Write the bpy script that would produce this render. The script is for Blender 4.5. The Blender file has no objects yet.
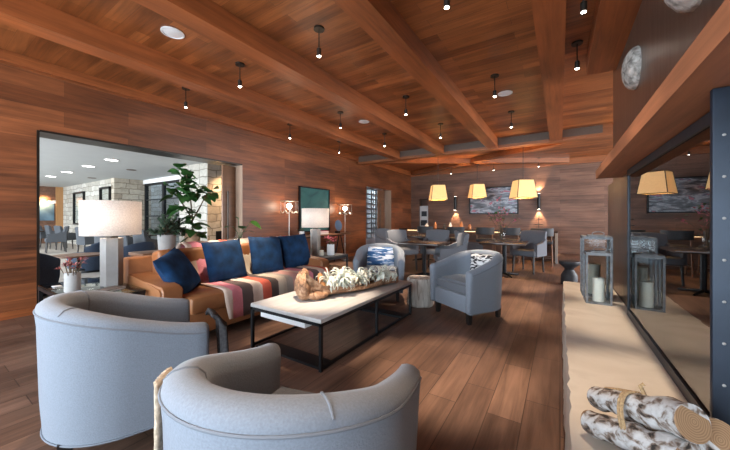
import bpy, bmesh, math, random
from mathutils import Vector, Matrix
random.seed(7)
PI = math.pi
C = bpy.context.scene
COL = C.collection

# ------------------------------------------------------------------ camera
cam_d = bpy.data.cameras.new('camera')
cam = bpy.data.objects.new('camera', cam_d); COL.objects.link(cam)
cam_d.sensor_width = 36.0
cam_d.lens = 302.0 / 730.0 * 36.0
cam_d.shift_y = -7.0 / 730.0
cam_d.clip_start = 0.02
cam.location = (0, 0, 1.2)
cam.rotation_euler = (PI / 2, 0, math.atan(195.0 / 302.0))
C.camera = cam

# ------------------------------------------------------------------ view, world, daylight
C.view_settings.view_transform = 'Standard'
C.view_settings.look = 'None'
C.view_settings.gamma = 1.0
C.view_settings.exposure = 1.08
C.view_settings.use_curve_mapping = False
C.cycles.max_bounces = 10
C.cycles.diffuse_bounces = 6
C.cycles.glossy_bounces = 4
C.cycles.transparent_max_bounces = 8
C.cycles.sample_clamp_indirect = 4.0
C.cycles.caustics_reflective = False
C.cycles.caustics_refractive = False
w = bpy.data.worlds.new('world'); C.world = w; w.use_nodes = True
w.node_tree.nodes['Background'].inputs[0].default_value = (0.62, 0.78, 1.0, 1)
w.node_tree.nodes['Background'].inputs[1].default_value = 0.9

def area(name, loc, rot, sx, sy, e, col):
    l = bpy.data.lights.new(name, 'AREA'); l.shape = 'RECTANGLE'; l.size = sx; l.size_y = sy
    l.energy = e; l.color = col
    o = bpy.data.objects.new(name, l); COL.objects.link(o); o.location = loc; o.rotation_euler = rot
    return o
# daylight entering by the window wall behind the camera, by the neighbouring room's windows and by the right-hand windows of the dining end
area('daylight_rear', (-2.4, -2.75, 1.65), (PI / 2, 0, 0), 6.4, 2.8, 300, (0.76, 0.89, 1.0))
area('daylight_lounge', (-12.5, -3.6, 1.5), (PI / 2, 0, 0), 14.0, 2.3, 760, (0.88, 0.95, 1.0))
area('daylight_dining', (4.6, 8.2, 1.6), (PI / 2, 0, PI / 2), 5.6, 2.4, 260, (0.95, 0.97, 1.0))
area('hall_fill', (-7.35, 10.2, 2.6), (0, 0, 0), 0.7, 3.2, 170, (0.9, 0.96, 1.0))  # fill lamp added behind the block screen to brighten the hall wall

# ------------------------------------------------------------------ material helpers
def new_mat(name):
    m = bpy.data.materials.new(name); m.use_nodes = True
    nt = m.node_tree
    return m, nt, nt.nodes['Principled BSDF']

def N(nt, t, **kw):
    n = nt.nodes.new(t)
    for k, v in kw.items():
        setattr(n, k, v)
    return n

def plain(name, col, rough=0.6, metal=0.0, noise=0.0, nscale=40.0, bump=0.0, spec=0.5, sheen=0.0):
    m, nt, b = new_mat(name)
    b.inputs['Roughness'].default_value = rough
    b.inputs['Metallic'].default_value = metal
    b.inputs['Specular IOR Level'].default_value = spec
    if sheen:
        b.inputs['Sheen Weight'].default_value = sheen
    tc = N(nt, 'ShaderNodeTexCoord')
    nz = N(nt, 'ShaderNodeTexNoise'); nz.inputs['Scale'].default_value = nscale; nz.inputs['Detail'].default_value = 4
    nt.links.new(tc.outputs['Object'], nz.inputs['Vector'])
    rp = N(nt, 'ShaderNodeValToRGB')
    k = noise
    rp.color_ramp.elements[0].position = 0.3; rp.color_ramp.elements[1].position = 0.7
    rp.color_ramp.elements[0].color = (*[c * (1 - k) for c in col], 1)
    rp.color_ramp.elements[1].color = (*[min(1, c * (1 + k)) for c in col], 1)
    nt.links.new(nz.outputs['Fac'], rp.inputs['Fac'])
    nt.links.new(rp.outputs['Color'], b.inputs['Base Color'])
    if bump:
        bp = N(nt, 'ShaderNodeBump'); bp.inputs['Strength'].default_value = bump; bp.inputs['Distance'].default_value = 0.01
        nt.links.new(nz.outputs['Fac'], bp.inputs['Height']); nt.links.new(bp.outputs['Normal'], b.inputs['Normal'])
    return m

def swizzle(nt, order, scale=(1, 1, 1)):
    tc = N(nt, 'ShaderNodeTexCoord'); sp = N(nt, 'ShaderNodeSeparateXYZ'); cb = N(nt, 'ShaderNodeCombineXYZ')
    nt.links.new(tc.outputs['Object'], sp.inputs[0])
    for i, a in enumerate(order):
        if scale[i] == 1:
            nt.links.new(sp.outputs[a], cb.inputs[i])
        else:
            mt = N(nt, 'ShaderNodeMath', operation='MULTIPLY'); mt.inputs[1].default_value = scale[i]
            nt.links.new(sp.outputs[a], mt.inputs[0]); nt.links.new(mt.outputs[0], cb.inputs[i])
    return cb.outputs[0]

def planks(name, order, c1, c2, plen, pw, rough=0.4, gap=0.003, gapcol=0.35, grain=0.35, coat=0.0, spec=0.5, gscale=22.0):
    """boards: order = axis along the board, axis across it, third axis"""
    m, nt, b = new_mat(name)
    b.inputs['Roughness'].default_value = rough
    b.inputs['Specular IOR Level'].default_value = spec
    vec = swizzle(nt, order)
    br = N(nt, 'ShaderNodeTexBrick'); br.offset = 0.37; br.offset_frequency = 2; br.squash = 1.0
    br.inputs['Color1'].default_value = (*c1, 1); br.inputs['Color2'].default_value = (*c2, 1)
    mid = [gapcol * (a + c) / 2 for a, c in zip(c1, c2)]
    br.inputs['Mortar'].default_value = (*mid, 1)
    br.inputs['Scale'].default_value = 1.0
    br.inputs['Mortar Size'].default_value = gap; br.inputs['Mortar Smooth'].default_value = 0.2
    br.inputs['Bias'].default_value = 0.0
    br.inputs['Brick Width'].default_value = plen; br.inputs['Row Height'].default_value = pw
    nt.links.new(vec, br.inputs['Vector'])
    v2 = swizzle(nt, order, (1.3, gscale, gscale))
    nz = N(nt, 'ShaderNodeTexNoise'); nz.inputs['Scale'].default_value = 1.0; nz.inputs['Detail'].default_value = 6
    nz.inputs['Roughness'].default_value = 0.65; nz.inputs['Distortion'].default_value = 0.6
    nt.links.new(v2, nz.inputs['Vector'])
    v3 = swizzle(nt, order, (0.7, 2.2, 2.2))
    nz2 = N(nt, 'ShaderNodeTexNoise'); nz2.inputs['Scale'].default_value = 1.6; nz2.inputs['Detail'].default_value = 7
    nt.links.new(v3, nz2.inputs['Vector'])
    ad = N(nt, 'ShaderNodeMath', operation='ADD'); nt.links.new(nz.outputs['Fac'], ad.inputs[0]); nt.links.new(nz2.outputs['Fac'], ad.inputs[1])
    mr = N(nt, 'ShaderNodeMapRange'); mr.inputs['From Min'].default_value = 0.65; mr.inputs['From Max'].default_value = 1.35
    mr.inputs['To Min'].default_value = 1 - grain; mr.inputs['To Max'].default_value = 1 + grain
    nt.links.new(ad.outputs[0], mr.inputs['Value'])
    mx = N(nt, 'ShaderNodeMix', data_type='RGBA', blend_type='MULTIPLY'); mx.inputs['Factor'].default_value = 1.0
    nt.links.new(br.outputs['Color'], mx.inputs['A']); nt.links.new(mr.outputs['Result'], mx.inputs['B'])
    nt.links.new(mx.outputs['Result'], b.inputs['Base Color'])
    bp = N(nt, 'ShaderNodeBump'); bp.inputs['Strength'].default_value = 0.25; bp.inputs['Distance'].default_value = 0.004
    iv = N(nt, 'ShaderNodeMath', operation='SUBTRACT'); iv.inputs[0].default_value = 1.0
    nt.links.new(br.outputs['Fac'], iv.inputs[1]); nt.links.new(iv.outputs[0], bp.inputs['Height'])
    nt.links.new(bp.outputs['Normal'], b.inputs['Normal'])
    if coat:
        b.inputs['Coat Weight'].default_value = coat; b.inputs['Coat Roughness'].default_value = 0.25
    return m

def grainwood(name, order, c, rough=0.45, grain=0.3):
    return planks(name, order, c, [x * 0.9 for x in c], 60.0, 60.0, rough, 0.0, 1.0, grain)

def stone(name, order, c1, c2, bw=0.55, rh=0.2):
    m, nt, b = new_mat(name)
    b.inputs['Roughness'].default_value = 0.85
    vec = swizzle(nt, order)
    nz0 = N(nt, 'ShaderNodeTexNoise'); nz0.inputs['Scale'].default_value = 2.5
    nt.links.new(vec, nz0.inputs['Vector'])
    vm = N(nt, 'ShaderNodeMix', data_type='RGBA', blend_type='ADD'); vm.inputs['Factor'].default_value = 0.16
    nt.links.new(vec, vm.inputs['A']); nt.links.new(nz0.outputs['Color'], vm.inputs['B'])
    br = N(nt, 'ShaderNodeTexBrick'); br.offset = 0.43; br.squash = 0.7; br.squash_frequency = 3
    br.inputs['Color1'].default_value = (*c1, 1); br.inputs['Color2'].default_value = (*c2, 1)
    br.inputs['Mortar'].default_value = (*[x * 0.62 for x in c2], 1)
    br.inputs['Scale'].default_value = 1.0; br.inputs['Mortar Size'].default_value = 0.012
    br.inputs['Brick Width'].default_value = bw; br.inputs['Row Height'].default_value = rh
    nt.links.new(vm.outputs['Result'], br.inputs['Vector'])
    nz = N(nt, 'ShaderNodeTexNoise'); nz.inputs['Scale'].default_value = 9; nz.inputs['Detail'].default_value = 6
    nt.links.new(vec, nz.inputs['Vector'])
    mr = N(nt, 'ShaderNodeMapRange'); mr.inputs['To Min'].default_value = 0.6; mr.inputs['To Max'].default_value = 1.35
    nt.links.new(nz.outputs['Fac'], mr.inputs['Value'])
    mx = N(nt, 'ShaderNodeMix', data_type='RGBA', blend_type='MULTIPLY'); mx.inputs['Factor'].default_value = 1.0
    nt.links.new(br.outputs['Color'], mx.inputs['A']); nt.links.new(mr.outputs['Result'], mx.inputs['B'])
    nt.links.new(mx.outputs['Result'], b.inputs['Base Color'])
    bp = N(nt, 'ShaderNodeBump'); bp.inputs['Strength'].default_value = 0.6; bp.inputs['Distance'].default_value = 0.03
    nt.links.new(mx.outputs['Result'], bp.inputs['Height']); nt.links.new(bp.outputs['Normal'], b.inputs['Normal'])
    return m

def glow(name, col, strength, base=None):
    m, nt, b = new_mat(name)
    b.inputs['Base Color'].default_value = (*(base or col), 1)
    b.inputs['Emission Color'].default_value = (*col, 1)
    b.inputs['Emission Strength'].default_value = strength
    b.inputs['Roughness'].default_value = 0.7
    return m

def linen_shade(name, col, trans, emit, ecol):
    m, nt, b = new_mat(name)
    out = nt.nodes['Material Output']
    tc = N(nt, 'ShaderNodeTexCoord')
    nz = N(nt, 'ShaderNodeTexNoise'); nz.inputs['Scale'].default_value = 90; nz.inputs['Detail'].default_value = 3
    nt.links.new(tc.outputs['Object'], nz.inputs['Vector'])
    rp = N(nt, 'ShaderNodeValToRGB')
    rp.color_ramp.elements[0].position = 0.35; rp.color_ramp.elements[1].position = 0.65
    rp.color_ramp.elements[0].color = (*[c * 0.82 for c in col], 1); rp.color_ramp.elements[1].color = (*col, 1)
    nt.links.new(nz.outputs['Fac'], rp.inputs['Fac'])
    nt.links.new(rp.outputs['Color'], b.inputs['Base Color'])
    b.inputs['Roughness'].default_value = 0.9
    b.inputs['Emission Color'].default_value = (*ecol, 1); b.inputs['Emission Strength'].default_value = emit
    tr = N(nt, 'ShaderNodeBsdfTranslucent'); nt.links.new(rp.outputs['Color'], tr.inputs['Color'])
    mx = N(nt, 'ShaderNodeMixShader'); mx.inputs[0].default_value = trans
    nt.links.new(b.outputs[0], mx.inputs[1]); nt.links.new(tr.outputs[0], mx.inputs[2]); nt.links.new(mx.outputs[0], out.inputs['Surface'])
    return m

def clear_glass(name, tint=(1, 1, 1), ior=1.45, rough=0.0):
    m, nt, b = new_mat(name)
    out = nt.nodes['Material Output']
    tr = N(nt, 'ShaderNodeBsdfTransparent'); tr.inputs['Color'].default_value = (*tint, 1)
    gl = N(nt, 'ShaderNodeBsdfGlossy'); gl.inputs['Roughness'].default_value = rough
    fr = N(nt, 'ShaderNodeFresnel'); fr.inputs['IOR'].default_value = ior
    mx = N(nt, 'ShaderNodeMixShader')
    ge = N(nt, 'ShaderNodeNewGeometry'); iv = N(nt, 'ShaderNodeMath', operation='SUBTRACT'); iv.inputs[0].default_value = 1.0
    nt.links.new(ge.outputs['Backfacing'], iv.inputs[1])
    mu = N(nt, 'ShaderNodeMath', operation='MULTIPLY'); nt.links.new(fr.outputs[0], mu.inputs[0]); nt.links.new(iv.outputs[0], mu.inputs[1])
    nt.links.new(mu.outputs[0], mx.inputs[0]); nt.links.new(tr.outputs[0], mx.inputs[1]); nt.links.new(gl.outputs[0], mx.inputs[2])
    nt.links.new(mx.outputs[0], out.inputs['Surface'])
    return m

def stripes(name, axis, bands, start, rough=0.9):
    """woven stripes: bands = [(width, colour)] along one object axis from start, repeated"""
    m, nt, b = new_mat(name); b.inputs['Roughness'].default_value = rough
    tot = sum(x[0] for x in bands)
    tc = N(nt, 'ShaderNodeTexCoord'); sp = N(nt, 'ShaderNodeSeparateXYZ'); nt.links.new(tc.outputs['Object'], sp.inputs[0])
    a = N(nt, 'ShaderNodeMath', operation='SUBTRACT'); a.inputs[1].default_value = start
    nt.links.new(sp.outputs[axis], a.inputs[0])
    d = N(nt, 'ShaderNodeMath', operation='DIVIDE'); d.inputs[1].default_value = tot; nt.links.new(a.outputs[0], d.inputs[0])
    f = N(nt, 'ShaderNodeMath', operation='FRACT'); nt.links.new(d.outputs[0], f.inputs[0])
    rp = N(nt, 'ShaderNodeValToRGB'); rp.color_ramp.interpolation = 'CONSTANT'
    els = rp.color_ramp.elements
    pos = 0.0
    for i, (wd, c) in enumerate(bands):
        e = els[i] if i < 2 else els.new(min(0.9999, pos / tot))
        e.position = min(0.9999, pos / tot); e.color = (*c, 1); pos += wd
    nt.links.new(f.outputs[0], rp.inputs['Fac'])
    nz = N(nt, 'ShaderNodeTexNoise'); nz.inputs['Scale'].default_value = 160; nt.links.new(tc.outputs['Object'], nz.inputs['Vector'])
    mr = N(nt, 'ShaderNodeMapRange'); mr.inputs['To Min'].default_value = 0.7; mr.inputs['To Max'].default_value = 1.3
    nt.links.new(nz.outputs['Fac'], mr.inputs['Value'])
    mx = N(nt, 'ShaderNodeMix', data_type='RGBA', blend_type='MULTIPLY'); mx.inputs['Factor'].default_value = 1.0
    nt.links.new(rp.outputs['Color'], mx.inputs['A']); nt.links.new(mr.outputs['Result'], mx.inputs['B'])
    nt.links.new(mx.outputs['Result'], b.inputs['Base Color'])
    return m

def ramp_noise(name, cols, scale=(1, 1, 1), nscale=3.0, detail=5, rough=0.6, dist=0.0, metal=0.0, bump=0.0, voronoi=False):
    m, nt, b = new_mat(name); b.inputs['Roughness'].default_value = rough; b.inputs['Metallic'].default_value = metal
    vec = swizzle(nt, (0, 1, 2), scale)
    nz = N(nt, 'ShaderNodeTexNoise'); nz.inputs['Scale'].default_value = nscale; nz.inputs['Detail'].default_value = detail
    nz.inputs['Distortion'].default_value = dist
    nt.links.new(vec, nz.inputs['Vector'])
    rp = N(nt, 'ShaderNodeValToRGB'); els = rp.color_ramp.elements
    for i, (p, c) in enumerate(cols):
        e = els[i] if i < 2 else els.new(p)
        e.position = p; e.color = (*c, 1)
    nt.links.new(nz.outputs['Fac'], rp.inputs['Fac']); nt.links.new(rp.outputs['Color'], b.inputs['Base Color'])
    if bump:
        bp = N(nt, 'ShaderNodeBump'); bp.inputs['Strength'].default_value = bump; bp.inputs['Distance'].default_value = 0.01
        nt.links.new(nz.outputs['Fac'], bp.inputs['Height']); nt.links.new(bp.outputs['Normal'], b.inputs['Normal'])
    return m

# ------------------------------------------------------------------ materials
M = {}
M['wall_l'] = planks('stained_boards_left', (1, 2, 0), (0.245, 0.077, 0.026), (0.125, 0.037, 0.012), 1.9, 0.20, 0.42, 0.002, 0.6, 0.62)
M['wall_b'] = planks('stained_boards_back', (0, 2, 1), (0.190, 0.098, 0.062), (0.120, 0.058, 0.036), 1.9, 0.13, 0.45, 0.003, 0.5, 0.5)
M['ceil'] = planks('ceiling_boards', (0, 1, 2), (0.37, 0.122, 0.037), (0.19, 0.056, 0.016), 1.1, 0.135, 0.34, 0.002, 0.5, 0.6)
M['floor'] = planks('floor_boards', (1, 0, 2), (0.165, 0.094, 0.064), (0.105, 0.058, 0.040), 0.75, 0.19, 0.42, 0.003, 0.40, 0.62, 0, 0.35)
M['beam_y'] = grainwood('beam_wood', (1, 0, 2), (0.30, 0.088, 0.027), 0.38, 0.5)
M['beam_x'] = grainwood('header_wood', (0, 1, 2), (0.30, 0.105, 0.038), 0.4, 0.4)
M['mantel'] = grainwood('mantel_wood', (1, 0, 2), (0.40, 0.150, 0.068), 0.5, 0.45)
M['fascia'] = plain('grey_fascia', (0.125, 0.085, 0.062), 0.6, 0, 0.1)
M['carpet'] = plain('pale_carpet', (0.34, 0.31, 0.28), 0.9, 0, 0.12, 8)
M['plaster'] = plain('grey_plaster', (0.50, 0.52, 0.52), 0.9, 0, 0.02, 3)
M['white'] = plain('white_paint', (0.8, 0.8, 0.8), 0.6)
M['stone_x'] = stone('limestone_front', (0, 2, 1), (0.56, 0.54, 0.49), (0.38, 0.355, 0.30))
M['stone_y'] = stone('limestone_side', (1, 2, 0), (0.56, 0.51, 0.42), (0.38, 0.32, 0.25))
M['steel'] = ramp_noise('brown_steel', [(0.3, (0.20, 0.155, 0.125)), (0.7, (0.27, 0.215, 0.175))], (8, 8, 1), 3, 4, 0.36, 0, 0.85)
M['dark_steel'] = plain('dark_steel', (0.030, 0.034, 0.042), 0.45, 0.4, 0.2, 20)
M['daylit_steel'] = plain('daylit_steel_plate', (0.014, 0.022, 0.036), 0.5, 0.35, 0.25, 6)  # dark plate steel, blue of the window daylight put into its colour
M['black'] = plain('black_metal', (0.014, 0.015, 0.017), 0.4, 0.5)
M['brass'] = plain('dark_bronze', (0.05, 0.042, 0.035), 0.35, 0.8)
M['chrome'] = plain('brushed_nickel', (0.55, 0.52, 0.48), 0.3, 1.0)
M['hearth'] = ramp_noise('honed_limestone', [(0.3, (0.50, 0.43, 0.35)), (0.55, (0.60, 0.53, 0.45)), (0.75, (0.44, 0.37, 0.30))], (1, 1, 1), 2.2, 6, 0.5, 0.8)
M['fire_glass'] = clear_glass('smoked_glass', (0.30, 0.26, 0.24), 4.6)
M['firebox'] = plain('firebox_lining', (0.05, 0.04, 0.035), 0.7, 0, 0.3, 4)
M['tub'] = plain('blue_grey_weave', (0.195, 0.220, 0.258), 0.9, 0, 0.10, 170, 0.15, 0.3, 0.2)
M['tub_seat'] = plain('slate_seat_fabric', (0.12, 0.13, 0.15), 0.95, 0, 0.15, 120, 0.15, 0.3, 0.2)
M['piping'] = plain('grey_piping', (0.155, 0.172, 0.20), 0.8)
M['leather'] = ramp_noise('tan_leather', [(0.3, (0.22, 0.084, 0.031)), (0.7, (0.33, 0.140, 0.056))], (1, 1, 1), 5, 5, 0.42, 0.5, 0, 0.12)
M['velvet'] = plain('blue_velvet', (0.004, 0.030, 0.085), 0.8, 0, 0.45, 9, 0.1, 0.25)
M['dark_leg'] = plain('ebonised_wood', (0.015, 0.012, 0.011), 0.4)
M['tabletop'] = ramp_noise('pale_stone_top', [(0.3, (0.44, 0.425, 0.41)), (0.7, (0.54, 0.525, 0.51))], (6, 1, 1), 3, 4, 0.45)
M['bark'] = ramp_noise('gnarled_wood', [(0.28, (0.10, 0.05, 0.025)), (0.5, (0.36, 0.19, 0.10)), (0.72, (0.62, 0.42, 0.27))], (1, 1, 1), 16, 7, 0.7, 1.0, 0, 0.6)
M['bowl_in'] = ramp_noise('carved_wood', [(0.3, (0.34, 0.14, 0.05)), (0.7, (0.55, 0.27, 0.11))], (6, 1, 6), 3, 5, 0.5, 0.4)
M['airplant'] = plain('silver_green_leaf', (0.74, 0.77, 0.68), 0.7, 0, 0.25, 45)
M['leaf'] = plain('deep_green_leaf', (0.035, 0.115, 0.025), 0.4, 0, 0.4, 12)
M['leaf_l'] = plain('bright_green_leaf', (0.14, 0.34, 0.045), 0.4, 0, 0.3, 14)
M['leaf_g'] = plain('grey_green_leaf', (0.075, 0.125, 0.075), 0.6, 0, 0.4, 18)
M['stem'] = plain('brown_stem', (0.10, 0.065, 0.035), 0.8, 0, 0.3, 20)
M['pot_g'] = plain('grey_pot', (0.40, 0.38, 0.36), 0.85, 0, 0.08, 12)
M['pot_t'] = ramp_noise('brown_wood_pot', [(0.3, (0.30, 0.17, 0.09)), (0.7, (0.50, 0.34, 0.21))], (1, 1, 1), 8, 5, 0.8)
M['concrete'] = plain('grey_concrete', (0.26, 0.248, 0.235), 0.7, 0, 0.08, 14)
M['shade'] = linen_shade('linen_shade', (0.84, 0.79, 0.75), 0.42, 0.10, (1.0, 0.82, 0.66))
M['pshade'] = linen_shade('amber_shade', (0.80, 0.60, 0.33), 0.22, 0.34, (1.0, 0.62, 0.24))
M['table_glass'] = clear_glass('tinted_glass', (0.80, 0.88, 0.86), 1.7)
M['glass'] = clear_glass('clear_glass', (0.96, 0.98, 0.98), 1.5)
M['bulb'] = glow('lit_bulb', (1.0, 0.86, 0.68), 14.0)
M['spot_lens'] = glow('lit_lens', (1.0, 0.93, 0.84), 22.0)
M['downlight'] = glow('lit_downlight', (1.0, 0.97, 0.93), 4.0)
M['din'] = plain('grey_dining_fabric', (0.145, 0.155, 0.175), 0.9, 0, 0.1, 90, 0.1)
M['din_d'] = plain('charcoal_leather', (0.030, 0.033, 0.038), 0.55, 0, 0.15, 20)
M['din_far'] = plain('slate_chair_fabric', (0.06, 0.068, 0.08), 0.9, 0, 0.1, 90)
M['navy'] = plain('navy_upholstery', (0.028, 0.048, 0.085), 0.8, 0, 0.15, 60)
M['table_d'] = grainwood('dark_table_wood', (0, 1, 2), (0.055, 0.036, 0.028), 0.25, 0.3)
M['walnut'] = grainwood('walnut', (1, 0, 2), (0.20, 0.095, 0.048), 0.45, 0.3)
M['oak'] = grainwood('warm_oak', (2, 1, 0), (0.42, 0.22, 0.09), 0.5, 0.2)
M['wax'] = plain('cream_wax', (0.80, 0.76, 0.66), 0.6, 0, 0.04)
M['lantern'] = plain('weathered_zinc', (0.17, 0.18, 0.19), 0.55, 0.3, 0.4, 25)
M['birch'] = ramp_noise('birch_bark', [(0.36, (0.02, 0.014, 0.010)), (0.44, (0.17, 0.12, 0.09)), (0.53, (0.40, 0.38, 0.36)), (0.72, (0.56, 0.55, 0.54))], (34, 40, 40), 0.9, 8, 0.8, 0.5, 0, 0.6)
def ring_wood(name):
    m, nt, b = new_mat(name); b.inputs['Roughness'].default_value = 0.85
    vec = swizzle(nt, (1, 2, 0), (1, 1, 0.0))
    wv = N(nt, 'ShaderNodeTexWave', wave_type='RINGS', rings_direction='SPHERICAL'); wv.inputs['Scale'].default_value = 55; wv.inputs['Distortion'].default_value = 2.0; wv.inputs['Detail'].default_value = 3
    nt.links.new(vec, wv.inputs['Vector'])
    rp = N(nt, 'ShaderNodeValToRGB'); rp.color_ramp.elements[0].color = (0.23, 0.125, 0.060, 1); rp.color_ramp.elements[1].color = (0.34, 0.205, 0.11, 1)
    nt.links.new(wv.outputs['Fac'], rp.inputs['Fac']); nt.links.new(rp.outputs['Color'], b.inputs['Base Color'])
    return m
M['cut'] = ring_wood('cut_wood')
M['twine'] = plain('jute_twine', (0.34, 0.22, 0.11), 0.95, 0, 0.3, 150)
M['stump'] = ramp_noise('pale_stump_bark', [(0.30, (0.12, 0.09, 0.07)), (0.46, (0.46, 0.42, 0.37)), (0.72, (0.66, 0.62, 0.57))], (16, 16, 2.5), 1.6, 6, 0.85, 0.5, 0, 0.6)
M['rock'] = ramp_noise('grey_boulder', [(0.3, (0.12, 0.11, 0.10)), (0.5, (0.34, 0.32, 0.29)), (0.72, (0.60, 0.57, 0.53))], (1, 1, 1), 22, 8, 0.9, 0.4, 0, 0.8)
M['teal'] = ramp_noise('teal_canvas', [(0.25, (0.015, 0.07, 0.075)), (0.5, (0.03, 0.125, 0.115)), (0.8, (0.055, 0.17, 0.15))], (1, 0.8, 1.6), 2.2, 6, 0.7, 0.8)
M['paper'] = plain('paper_white', (0.7, 0.68, 0.63), 0.8, 0, 0.05)
M['throw'] = stripes('woven_stripes', 1, [(0.09, (0.55, 0.42, 0.34)), (0.12, (0.62, 0.22, 0.27)), (0.13, (0.095, 0.065, 0.06)), (0.13, (0.58, 0.48, 0.42)),
    (0.12, (0.52, 0.10, 0.06)), (0.11, (0.075, 0.055, 0.05)), (0.13, (0.42, 0.36, 0.29)), (0.10, (0.30, 0.26, 0.23)), (0.16, (0.44, 0.24, 0.21))], 1.765)
M['fringe'] = plain('charcoal_knit', (0.030, 0.027, 0.028), 0.95, 0, 0.5, 60)
M['cream'] = plain('cream_wool', (0.46, 0.36, 0.26), 0.95, 0, 0.4, 60)
M['pattern'] = ramp_noise('blue_ikat', [(0.44, (0.03, 0.10, 0.25)), (0.50, (0.10, 0.22, 0.42)), (0.54, (0.72, 0.76, 0.82))], (1.2, 1.2, 9), 3.2, 2, 0.9, 1.2)
M['bw'] = ramp_noise('black_white_weave', [(0.46, (0.03, 0.03, 0.035)), (0.5, (0.7, 0.7, 0.7))], (1, 1, 3), 14, 1, 0.9, 0.8)
M['breeze'] = plain('white_block', (0.50, 0.55, 0.58), 0.8)
M['pink'] = plain('pink_petals', (0.55, 0.16, 0.20), 0.8, 0, 0.3, 60)
M['red_dry'] = plain('dried_protea', (0.30, 0.10, 0.10), 0.85, 0, 0.5, 40)
M['appliance'] = plain('white_appliance', (0.62, 0.66, 0.68), 0.4)
M['screen'] = plain('dark_screen', (0.03, 0.04, 0.05), 0.2)
M['copper'] = plain('copper_jar', (0.50, 0.20, 0.08), 0.4, 0.6)
M['book'] = plain('dark_book', (0.07, 0.055, 0.05), 0.6, 0, 0.2)

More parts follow.
